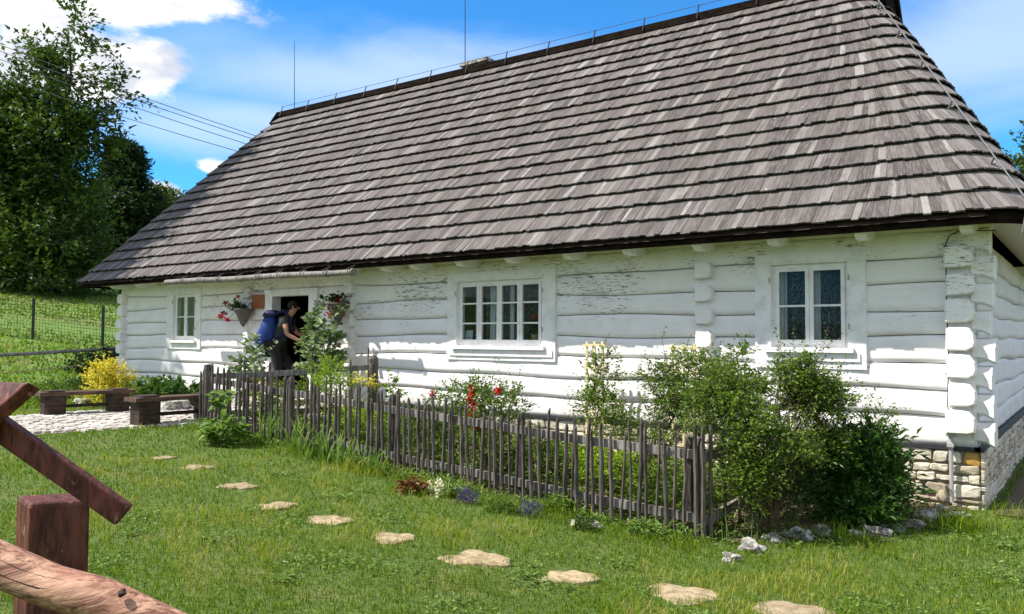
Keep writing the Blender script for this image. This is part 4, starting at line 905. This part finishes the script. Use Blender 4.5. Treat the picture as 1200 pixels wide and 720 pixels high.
# rose with red blooms
fl = [onY(p, -2.15) for p in ((554, 457), (551, 468), (556, 476), (552, 487), (584, 458), (548, 497), (560, 497), (508, 462), (553, 463))]
bl = [G(565, 470, -1.95, 34, 24), G(585, 485, -1.9, 34, 26), G(545, 465, -1.9, 30, 16), G(570, 515, -2.0, 30, 24), G(600, 465, -1.8, 14, 12)]
shrub('rose_bush', 'rose bush with dark red blooms hanging over the middle of the fence', 'rose', (-4.6, -1.95), bl, 480, 9, .14, .042, M['leaf_bush'], 16, .005, spikes=12, blooms=[(p, .05, 'red') for p in fl], droop=.2)
# tall hollyhocks by the door
bl = [G(296, 420, -.9, 5, 26), G(284, 432, -.9, 5, 18), G(306, 436, -.9, 6, 16), G(295, 450, -.9, 20, 8)]
shrub('hollyhock', 'tall pale green hollyhock left of the doorway', 'plant', (-10.6, -.95), bl, 56, 8, .14, .10, M['leaf_pale'], 12, .01, aspect=.9, sm='green_stem', spikes=8)
bl = [G(368, 392, -.6, 7, 30), G(386, 408, -.6, 10, 16), G(358, 415, -.7, 7, 18), G(391, 390, -.5, 5, 26), G(378, 425, -.7, 20, 12)]
shrub('hollyhock', 'tall pale green hollyhock right of the doorway', 'plant', (-9.1, -.65), bl, 120, 8, .14, .095, M['leaf_pale'], 14, .01, aspect=.9, sm='green_stem', spikes=12)
bl = [G(385, 438, -1.2, 22, 16), G(395, 450, -1.2, 24, 16), G(370, 455, -1.3, 18, 12)]
shrub('lime_shrub', 'bright lime green shrub behind the fence near the door', 'shrub', (-8.2, -1.2), bl, 300, 10, .12, .035, M['leaf_lime'], 10, .005, sm='green_stem')
shrub('yellow_flower', 'thin plant with small yellow flowers beside the gate post', 'plant', (-7.8, -1.1), [G(425, 447, -1.1, 14, 7)], 26, 8, .1, .035, M['leaf_yellow'], 6, .004, sm='green_stem', aspect=.9)
shrub('tall_stem_plant', 'lone leggy green plant against the wall right of the gate post', 'plant', (-7.2, -.7), [G(456, 440, -.8, 4, 18), G(462, 462, -.8, 8, 8)], 16, 8, .12, .07, M['leaf_iris'], 5, .005, sm='green_stem', aspect=.6)
# low planting inside the fence
def low(name, label, cat, px, py, y, rx, rz, n, ls, mk, lpt=7, tl=.14, aspect=.5, st='green_stem', **k):
    c_ = onY((px, py), y); return shrub(name, label, cat, (c_[0], c_[1]), [G(px, py, y, rx, rz)], n, lpt, tl, ls, M[mk], 6, .004, sm=st, aspect=aspect, **k)
low('garden_plant', 'leafy green clump behind the pickets right of the hollyhock', 'plant', 330, 470, -1.6, 34, 16, 130, .07, 'leaf_bush')
low('garden_plant', 'bushy green clump behind the pickets below the lime shrub', 'plant', 420, 495, -1.9, 34, 18, 170, .055, 'leaf_lime')
low('garden_plant', 'mid green clump behind the pickets left of the red rose', 'plant', 480, 500, -1.8, 36, 20, 200, .05, 'leaf_bush')
low('garden_plant', 'tall green clump behind the pickets just left of the red rose', 'plant', 515, 492, -1.7, 24, 26, 150, .045, 'leaf_tree')
low('garden_plant', 'green clump behind the pickets right of the red rose', 'plant', 640, 535, -1.6, 40, 14, 170, .05, 'leaf_bush')
low('garden_plant', 'grassy green clump behind the pickets below the slender rose', 'plant', 710, 545, -1.6, 42, 18, 200, .05, 'leaf_lime')
low('garden_plant', 'green clump behind the last pickets before the corner', 'plant', 780, 570, -1.9, 40, 26, 220, .05, 'leaf_bush')
low('garden_plant', 'reddish leaved clump behind the pickets below the doorway', 'plant', 305, 455, -1.3, 14, 8, 40, .06, 'maroon')
def cover(name, poly, N, h, ls, mk, seed, label):
    rg_ = np.random.default_rng(seed); xs_ = [p[0] for p in poly]; ys_ = [p[1] for p in poly]
    x = rg_.uniform(min(xs_), max(xs_), N); y = rg_.uniform(min(ys_), max(ys_), N); cl_ = .5 + .5 * np.sin(x * 3.1 + 2 * np.sin(y * 2.3)) * np.cos(y * 4.1 + x * 1.3); k = inside(poly, x, y) & (rg_.random(N) < .25 + .9 * cl_); x, y, cl_ = x[k], y[k], cl_[k]
    P = np.stack([x, y, g(x, y) + .02 + h * (.2 + cl_) * rg_.uniform(0, 1, len(x)) ** 1.3], 1); tag(leaves(name, P, ls, M[mk], None, .5, .4), label, 'ground cover', None, 'stuff')
cover('garden_ground_cover', garden, 26000, .26, .07, 'leaf_bush', 3, 'mixed low green plants filling the fenced garden')
cover('bush_bed_weeds', [(-1.9, 0), (-1.95, -2.5), (-1.35, -2.45), (-.7, -1.45), (-.25, -.85), (0, 0)], 2600, .10, .045, 'leaf_bush', 9, 'small weeds in the bed under the bushes')
cover('bed_ground_cover', [(FR[0] - .1, FR[1] - .18), (FL[0], FL[1] - .3), (FL[0], FL[1]), (FR[0], FR[1])], 5000, .10, .05, 'leaf_iris', 4, 'weeds and small leaves along the foot of the fence')
# outside the fence
def blades(name, label, cat, px, py, n, h, wd, spread, mk, lean=.5, group=None):
    P0 = gp(px, py); h = h * (1.3 if name == 'iris_clump' else 1); o = thing(name, label, cat, P0, group); V = []; L = []; va = []
    for i in range(n):
        b = P0 + np.array([rng.normal() * spread, rng.normal() * spread * .6, 0]); b[2] = float(g(b[0], b[1])); a = rng.uniform(0, 2 * PI); d_ = np.array([math.cos(a), math.sin(a), 0]); s_ = np.array([-d_[1], d_[0], 0]); H = h * rng.uniform(.55, 1.15); ln = lean * rng.uniform(.2, 1) * H; tn = rng.uniform(0, .9); o0 = len(V)
        for k in range(6): f = k / 5; w_ = wd * (1 - f ** 2.2) * .5 + .0004; c_ = b + d_ * ln * f ** 2 + np.array([0, 0, H * (f - .28 * lean * f ** 3)]); V += [c_ - s_ * w_, c_ + s_ * w_]; va += [tn, tn]
        for k in range(5): L += [o0 + 2 * k, o0 + 2 * k + 1, o0 + 2 * k + 3, o0 + 2 * k + 2]
    npmesh('foliage', np.array(V), 4, L, M[mk], o, va); return o
for px, py, n, h, lb in [(318, 520, 26, .38, 'at the left end of the clumps'), (345, 530, 34, .42, 'second clump from the left, tallest blades'), (375, 540, 34, .38, 'middle clump of the five'), (405, 548, 30, .34, 'fourth clump from the left'), (440, 556, 26, .30, 'shortest clump, nearest the maroon plant')]:
    blades('iris_clump', 'clump of long sword-shaped leaves at the fence foot, ' + lb, 'plant', px, py, n, h, .022, .10, 'leaf_iris', .75, 'sword-leaved clumps along the fence')
P0 = gp(262, 520)
shrub('broadleaf_plant', 'tall plant with broad pale green leaves outside the left fence end', 'plant', P0[:2], [((P0[0], P0[1], P0[2] + .42), (.10, .10, .2)), ((P0[0], P0[1], P0[2] + .15), (.24, .2, .1))], 44, 6, .14, .13, M['leaf_iris'], 6, .007, sm='green_stem', aspect=.7, up=1.2)
def foot(name, label, cat, px, py, r, h, n, ls, mk, aspect=.5, fl=None):
    P0 = gp(px, py); return shrub(name, label, cat, P0[:2], [((P0[0], P0[1], P0[2] + h * .5), (r, r * .7, h * .5))], n, 6, .06, ls, M[mk], 5, .003, sm='green_stem', aspect=aspect, blooms=fl, up=1.0)
foot('maroon_plant', 'low maroon leaved plant at the foot of the fence', 'plant', 482, 578, .13, .13, 60, .05, 'maroon', .7)
foot('variegated_plant', 'low cream variegated plant right of the maroon one', 'plant', 512, 580, .12, .10, 50, .035, 'whitepet', .7)
foot('lavender', 'small purple lavender tuft, left of the two by the fence', 'plant', 547, 590, .09, .12, 60, .03, 'purple', .25)
foot('lavender', 'small purple lavender tuft, right of the two by the fence', 'plant', 622, 606, .09, .12, 60, .03, 'purple', .25)
foot('cushion_plant', 'dark green cushion plant between the two lavender tufts', 'plant', 585, 600, .15, .15, 120, .03, 'leaf_bush', .4)
foot('cushion_plant', 'small green cushion plant between maroon and lavender plants', 'plant', 530, 583, .10, .10, 60, .04, 'leaf_iris', .6)
P0 = gp(680, 622)
foot('heather', 'low dark plant with a tiny pink and white flower near the fence corner', 'plant', 684, 622, .10, .10, 60, .03, 'leaf_dark', .4, [(P0 + [-.06, -.03, .06], .03, 'whitepet')])
foot('cushion_plant', 'loose green plant at the fence foot left of the corner', 'plant', 755, 628, .15, .10, 60, .045, 'leaf_iris', .5)
foot('cushion_plant', 'trailing green plant at the fence foot below the red rose', 'plant', 655, 600, .16, .14, 90, .04, 'leaf_bush', .5)
blades('grass_tuft', 'tuft of bright long grass growing through the last pickets', 'grass tuft', 785, 612, 26, .45, .012, .06, 'leaf_iris', .9)
blades('grass_tuft', 'tuft of bright green grass between rocks and the dark bed', 'grass tuft', 988, 632, 120, .17, .006, .13, 'leaf_lime', .6)
blades('grass_tuft', 'long pale grass tuft at the house corner', 'grass tuft', 1128, 622, 170, .24, .006, .17, 'grass', .8)
blades('grass_tuft', 'dry grass tuft right of the house corner', 'grass tuft', 1180, 606, 110, .17, .005, .2, 'grass', .8)
blades('tall_weed', 'single tall weed beside the fence corner post', 'weed', 852, 640, 5, .42, .012, .02, 'leaf_iris', .3)
low('hanging_spray', 'yellow-green leafy spray low in the dark below the big bush', 'plant', 880, 575, -2.2, 14, 22, 50, .035, 'leaf_lime')
low('fern_clump', 'dim feathery clump in the shade under the big bush', 'plant', 930, 570, -1.7, 26, 30, 110, .04, 'leaf_dark')
# left of the house
P0 = gp(120, 476); shrub('golden_shrub', 'bright yellow variegated shrub behind the farther bench', 'shrub', P0[:2], [((P0[0], P0[1], P0[2] + .32), (.40, .3, .28)), ((P0[0], P0[1], P0[2] + .60), (.25, .2, .17)), ((P0[0] + .15, P0[1] + .2, P0[2] + .5), (.22, .2, .2))], 360, 9, .16, .05, M['leaf_yellow'], 12, .006)
P0 = gp(118, 452); shrub('dark_shrub', 'dark evergreen shrub below the house corner', 'shrub', P0[:2], [((P0[0], P0[1], P0[2] + .4), (.8, .6, .38)), ((P0[0] + .6, P0[1] + .4, P0[2] + .45), (.5, .5, .35))], 520, 9, .22, .07, M['leaf_dark'], 12, .008)
for px, py, r, lb, mk in [(168, 470, .42, 'tufty green plants between yellow shrub and wall', 'leaf_bush'), (190, 474, .34, 'broad-leaved green plant below the leftmost window', 'leaf_peony'), (215, 476, .34, 'broad-leaved plant behind the nearer bench', 'leaf_peony'), (60, 474, .3, 'low green plant behind the farther bench', 'leaf_bush')]:
    P0 = gp(px, py); shrub('border_plant', lb, 'plant', P0[:2], [((P0[0], P0[1], P0[2] + .18), (r, r, .18))], 130, 7, .16, .10 if mk == 'leaf_peony' else .06, M[mk], 6, .005, sm='green_stem', aspect=.7, group='plants along the left wall')
# pale lath trellises
def trellis(x0, x1, z1, y, lb, n):
    z0 = float(g(x0, y)); o = thing('trellis', lb, 'trellis', ((x0 + x1) / 2, y, z0), 'pale lath trellises under the wall')
    for i in range(n): x = x0 + (x1 - x0) * i / (n - 1); MB().box(x - .014, x + .014, y - .01, y + .01, z0, z1 + .05).build('upright', M['pale_wood'], o)
    z = z1
    while z > z0 + .2: MB().box(x0 - .05, x1 + .05, y - .022, y - .011, z - .016, z + .016).build('crossbar', M['pale_wood'], o); z -= .28
a_ = onY((688, 402), -.35); b_ = onY((706, 402), -.35); trellis(a_[0], b_[0], a_[2] - .03, -.35, 'pale lath trellis with the slender rose', 3)
a_ = onY((788, 408), -.35); b_ = onY((814, 408), -.35); trellis(a_[0], b_[0], a_[2], -.35, 'pale lath trellis left of the crossing log ends', 3)

# ------------------------------------------------------------ person in the doorway
def skin(name, verts, edges, rad, m, parent, sub=2, root=0):
    me = bpy.data.meshes.new(name); me.from_pydata([tuple(v) for v in verts], edges, []); o = bpy.data.objects.new(name, me); link(o, parent); me.materials.append(m)
    md = o.modifiers.new('skin', 'SKIN'); md.use_smooth_shade = True
    for i, r in enumerate(rad): me.skin_vertices[0].data[i].radius = (r, r) if not hasattr(r, '__len__') else r
    me.skin_vertices[0].data[root].use_root = True
    s_ = o.modifiers.new('sub', 'SUBSURF'); s_.levels = s_.render_levels = sub; return o
pb = onY((331, 420), -.12); pz = .60
per = thing('person', 'person with blue backpack leaning into the dark doorway, short sleeves and dark trousers', 'person', (pb[0], pb[1], pz))
Fd = np.array([.72, .55]); Fd /= np.linalg.norm(Fd); Sd = np.array([Fd[1], -Fd[0]])      # forward, person's right (towards the camera)
def bp(f, s_, z): return (Fd[0] * f + Sd[0] * s_, Fd[1] * f + Sd[1] * s_, z)
J = dict(pel=bp(-.12, 0, .90), ab=bp(-.05, 0, 1.05), ch=bp(.04, 0, 1.26), nk=bp(.12, 0, 1.42), hb=bp(.16, 0, 1.49), hd=bp(.19, 0, 1.57), ht=bp(.19, 0, 1.64),
         sr=bp(.07, .17, 1.36), er=bp(.13, .24, 1.10), wr=bp(.33, .20, .99), hr=bp(.42, .18, .96), sl=bp(.07, -.17, 1.36), el=bp(.18, -.24, 1.12), wl=bp(.40, -.16, 1.08), hl=bp(.48, -.14, 1.07),
         pr=bp(-.12, .10, .86), kr=bp(-.02, .11, .48), ar=bp(-.14, .11, .09), fr=bp(.05, .12, .035), pl=bp(-.12, -.10, .86), kl=bp(.14, -.10, .50), al=bp(.12, -.10, .09), fl=bp(.30, -.11, .035))
nm = list(J); ix = {k: i for i, k in enumerate(nm)}; E_ = [('pel', 'ab'), ('ab', 'ch'), ('ch', 'nk'), ('nk', 'hb'), ('hb', 'hd'), ('hd', 'ht'), ('ch', 'sr'), ('sr', 'er'), ('er', 'wr'), ('wr', 'hr'), ('ch', 'sl'), ('sl', 'el'), ('el', 'wl'), ('wl', 'hl'), ('pel', 'pr'), ('pr', 'kr'), ('kr', 'ar'), ('ar', 'fr'), ('pel', 'pl'), ('pl', 'kl'), ('kl', 'al'), ('al', 'fl')]
rd = dict(pel=.13, ab=.12, ch=.14, nk=.055, hb=.06, hd=.088, ht=.07, sr=.06, er=.042, wr=.030, hr=.034, sl=.06, el=.042, wl=.030, hl=.034, pr=.088, kr=.06, ar=.042, fr=.04, pl=.088, kl=.06, al=.042, fl=.04)
skin('body', [J[k] for k in nm], [(ix[a], ix[b]) for a, b in E_], [rd[k] for k in nm], M['skin'], per)
def sub(names, edges, extra, m, nme):
    iy = {k: i for i, k in enumerate(names)}; return skin(nme, [J[k] for k in names], [(iy[a], iy[b]) for a, b in edges], [rd[k] + extra for k in names], m, per)
J['mr'] = tuple((np.array(J['sr']) + np.array(J['er'])) / 2); J['ml'] = tuple((np.array(J['sl']) + np.array(J['el'])) / 2); rd['mr'] = rd['ml'] = .056
sub(['pel', 'ab', 'ch', 'sr', 'mr', 'sl', 'ml'], [('pel', 'ab'), ('ab', 'ch'), ('ch', 'sr'), ('sr', 'mr'), ('ch', 'sl'), ('sl', 'ml')], .024, M['shirt'], 'shirt')
sub(['pel', 'pr', 'kr', 'ar', 'pl', 'kl', 'al'], [('pel', 'pr'), ('pr', 'kr'), ('kr', 'ar'), ('pel', 'pl'), ('pl', 'kl'), ('kl', 'al')], .028, M['trousers'], 'trousers')
for a, b in (('ar', 'fr'), ('al', 'fl')): skin('shoe', [J[a], J[b]], [(0, 1)], [.055, .05], M['shoe'], per)
for w_, h_, sg in (('wr', 'hr', 1), ('wl', 'hl', -1)):      # fingers and thumb reaching forward
    hp = np.array(J[h_]); dv = hp - np.array(J[w_]); dv /= np.linalg.norm(dv); up_ = np.array([0, 0, 1.]); sv = np.cross(dv, up_); vs = []; es = []; rs = []
    for i, l_ in enumerate((.062, .072, .068, .05)):
        o_ = hp + sv * (i - 1.5) * .020 ; k = len(vs); vs += [o_, o_ + dv * l_ * .6 - up_ * .008, o_ + dv * l_ - up_ * .035]; es += [(k, k + 1), (k + 1, k + 2)]; rs += [.010, .009, .007]
    k = len(vs); o_ = hp - dv * .03 - sv * .025; vs += [o_, o_ - sv * .02 + dv * .035, o_ - sv * .02 + dv * .06]; es += [(k, k + 1), (k + 1, k + 2)]; rs += [.011, .010, .008]
    for q in range(0, len(vs), 3): skin('finger', vs[q:q + 3], [(0, 1), (1, 2)], rs[q:q + 3], M['skin'], per, 1)
hc = np.array(J['hd']); mb = MB(); mb.rock((pb[0] + hc[0] - Fd[0] * .025, pb[1] + hc[1] - Fd[1] * .025, pz + hc[2] + .035), (.098, .092, .095), .05, 3, rings=12, seg=16); mb.build('hair', M['hair'], per, True)
mb = MB(); fc = (pb[0] + hc[0] + Fd[0] * .088, pb[1] + hc[1] + Fd[1] * .088, pz + hc[2] - .01); mb.rock(fc, (.014, .014, .022), .05, 2, rings=6, seg=8); mb.build('nose', M['skin'], per, True)
mb = MB(); mb.rock((pb[0] + hc[0] + Sd[0] * .086, pb[1] + hc[1] + Sd[1] * .086, pz + hc[2] - .01), (.016, .016, .03), .05, 2, rings=6, seg=8); mb.build('ear', M['skin'], per, True)
bk = thing('backpack', 'bright blue hiking backpack worn by the person in the doorway', 'backpack', (pb[0] - Fd[0] * .2, pb[1] - Fd[1] * .2, pz + .9))
def bq(f, s_, z): return np.array([pb[0] + Fd[0] * f + Sd[0] * s_, pb[1] + Fd[1] * f + Sd[1] * s_, pz + z])
def pouch(name, f0, z0, z1, w0, dp, m, lean=.28, par=bk):
    mb = MB(); vs = []; N = 14; K = 9
    for k in range(K):
        q = k / (K - 1); s_ = math.sin(PI * (.08 + .84 * q)) ** .45
        for i in range(N):
            a = 2 * PI * i / N; cx_ = math.copysign(abs(math.cos(a)) ** .65, math.cos(a)); sy_ = math.copysign(abs(math.sin(a)) ** .65, math.sin(a))
            vs.append(bq(f0 + lean * (z0 + (z1 - z0) * q - 1.1) + cx_ * dp * s_ * (1 + .06 * math.sin(i * 3 + k)), sy_ * w0 * s_, z0 + (z1 - z0) * q))
    fs = [(i + N * k, (i + 1) % N + N * k, (i + 1) % N + N * (k + 1), i + N * (k + 1)) for i in range(N) for k in range(K - 1)] + [tuple(range(N))[::-1], tuple((K - 1) * N + i for i in range(N))]
    mb.add(vs, fs); return mb.build(name, m, par, True)
pouch('main_bag', -.25, .82, 1.44, .20, .145, M['blue'], .12); pouch('front_pocket', -.39, .86, 1.20, .15, .06, M['blue'], .12); pouch('lid', -.24, 1.36, 1.52, .175, .14, M['navy'], .12); pouch('hip_belt', -.08, .88, .96, .19, .15, M['navy'])
for s_ in (.11, -.11):
    MB().tube([bq(-.14, s_, 1.42), bq(.04, s_, 1.52), bq(.17, s_ * 1.1, 1.36), bq(.16, s_ * 1.3, 1.18), bq(-.1, s_ * 1.4, 1.0)], .022, 6).build('shoulder_strap', M['navy'], bk, True)
for s_ in (.05, -.05): MB().tube([bq(-.40, s_, .95), bq(-.42, s_, 1.15), bq(-.30, s_, 1.44)], .008, 5).build('strap', M['card'], bk)

# ------------------------------------------------------------ lawn
def lawn(N, r0, r1, h, wd, name, mk, a0, a1, seed, label, cap=1.0):
    rg_ = np.random.default_rng(seed); fw = math.atan2(R[2][1], R[2][0])
    th = fw + np.radians(rg_.uniform(a0, a1, N)); r = r0 * (r1 / r0) ** (rg_.uniform(0, 1, N)); x = CAM[0] + r * np.cos(th); y = CAM[1] + r * np.sin(th)
    ok = ~inside(garden, x, y) & ~inside(bedR, x, y) & ~((x > -16.4) & (x < .1) & (y > -.1) & (y < 7)) & ~((x > .2) & (y > -.3 + (x - .2) * .0) & (x < 6) & (y < 7.5))
    ip = inside(path_poly, x, y); ok &= ~ip
    for sx_, sy_, wm in stones: 
        dd = np.hypot(x - sx_, y - sy_); ok &= ~((dd < wm * (.76 + .12 * np.sin(3 * np.arctan2(y - sy_, x - sx_)))))
    if mk == 'meadow': ok &= (np.sin(x * .31 + 2 * np.sin(y * .27)) * np.cos(y * .43 + np.sin(x * .5)) + .35 * rg_.normal(size=len(x))) < .35
    x, y, r = x[ok], y[ok], r[ok]; N = len(x); z = g(x, y)
    pat = .5 + .5 * np.sin(x * 1.3 + 2 * np.sin(y * .9)) * np.cos(y * 1.1 + 1.5 * np.sin(x * .7 + 1)); pat2 = .5 + .5 * np.sin(x * 4.1 + 2 * np.sin(y * 3.3)) * np.cos(y * 4.7 + x); pat3 = .5 + .5 * np.sin(x * 17 + 3 * np.sin(y * 13)) * np.cos(y * 19 + 2 * np.sin(x * 11)); clump = .3 * pat + .3 * pat2 + .4 * pat3
    H = h * (.22 + 1.1 * clump + .9 * (pat3 * pat2) ** 3) * rg_.uniform(.5, 1.3, N) * (1 + .8 * (np.abs(y + 2.6) < .35) * (x < -1.7) * (x > -9)) ; W = wd * rg_.uniform(.7, 1.3, N) * np.maximum(1, r / 6)
    a = rg_.uniform(0, 2 * PI, N); d = np.stack([np.cos(a), np.sin(a), np.zeros(N)], 1); s_ = np.stack([-np.sin(a + rg_.normal(size=N)), np.cos(a), np.zeros(N)], 1); s_ /= np.linalg.norm(s_, axis=1)[:, None]
    ln = rg_.uniform(.15, 1.0, N) * H; b = np.stack([x, y, z], 1); U = np.array([0, 0, 1.])
    mid = b + d * (ln * .35)[:, None] + U * (H * .6)[:, None]; tip = b + d * ln[:, None] + U * (H * .92)[:, None]
    V = np.stack([b - s_ * W[:, None] / 2, b + s_ * W[:, None] / 2, mid + s_ * W[:, None] * .38, mid - s_ * W[:, None] * .38, tip], 1).reshape(-1, 3)
    base_i = np.arange(N)[:, None] * 5; L = np.concatenate([base_i + [0, 1, 2, 3], base_i + [3, 2, 4]], 1).ravel(); ft = np.tile([4, 3], N)
    dry = rg_.random(N) < (.05 + .30 * (pat2 * pat > .4)); va = np.clip(.0 + .62 * pat * pat2 + .3 * pat3 + rg_.normal(size=N) * .24, 0, .9); va[dry] = 1.0
    tag(npmesh(name, V, ft, L, M[mk], None, np.repeat(va, 5)), label, 'grass', None, 'stuff')
rg2 = np.random.default_rng(8); fw_ = math.atan2(R[2][1], R[2][0]); cxy = []
for _ in range(260):
    th_ = fw_ + math.radians(rg2.uniform(-46, 42)); r_ = 3.2 * (14 / 3.2) ** rg2.uniform(); c_ = np.array([CAM[0] + r_ * math.cos(th_), CAM[1] + r_ * math.sin(th_)]); m_ = int(rg2.uniform(20, 110)); cxy.append(c_ + rg2.normal(size=(m_, 2)) * rg2.uniform(.04, .16))
cxy = np.concatenate(cxy); k_ = ~inside(garden, cxy[:, 0], cxy[:, 1]) & ~inside(path_poly, cxy[:, 0], cxy[:, 1]) & (cxy[:, 1] < -.3)
for sx_, sy_, wm in stones: k_ &= np.hypot(cxy[:, 0] - sx_, cxy[:, 1] - sy_) > wm
cxy = cxy[k_]; tag(leaves('lawn_weeds', np.column_stack([cxy, g(cxy[:, 0], cxy[:, 1]) + rg2.uniform(.012, .045, len(cxy))]), .034, M['leaf_iris'], None, .7, 1.5), 'clover and small weeds scattered through the lawn', 'weeds', None, 'stuff')
lawn(350000, 3.0, 22, .062, .0046, 'lawn_grass', 'grass', -52, 44, 5, 'short sunny lawn grass around the cottage')
lawn(90000, 16, 75, .14, .010, 'meadow_grass', 'meadow', -10, 50, 6, 'long meadow grass on the rise at the left')
print('objects', len(scene.objects))
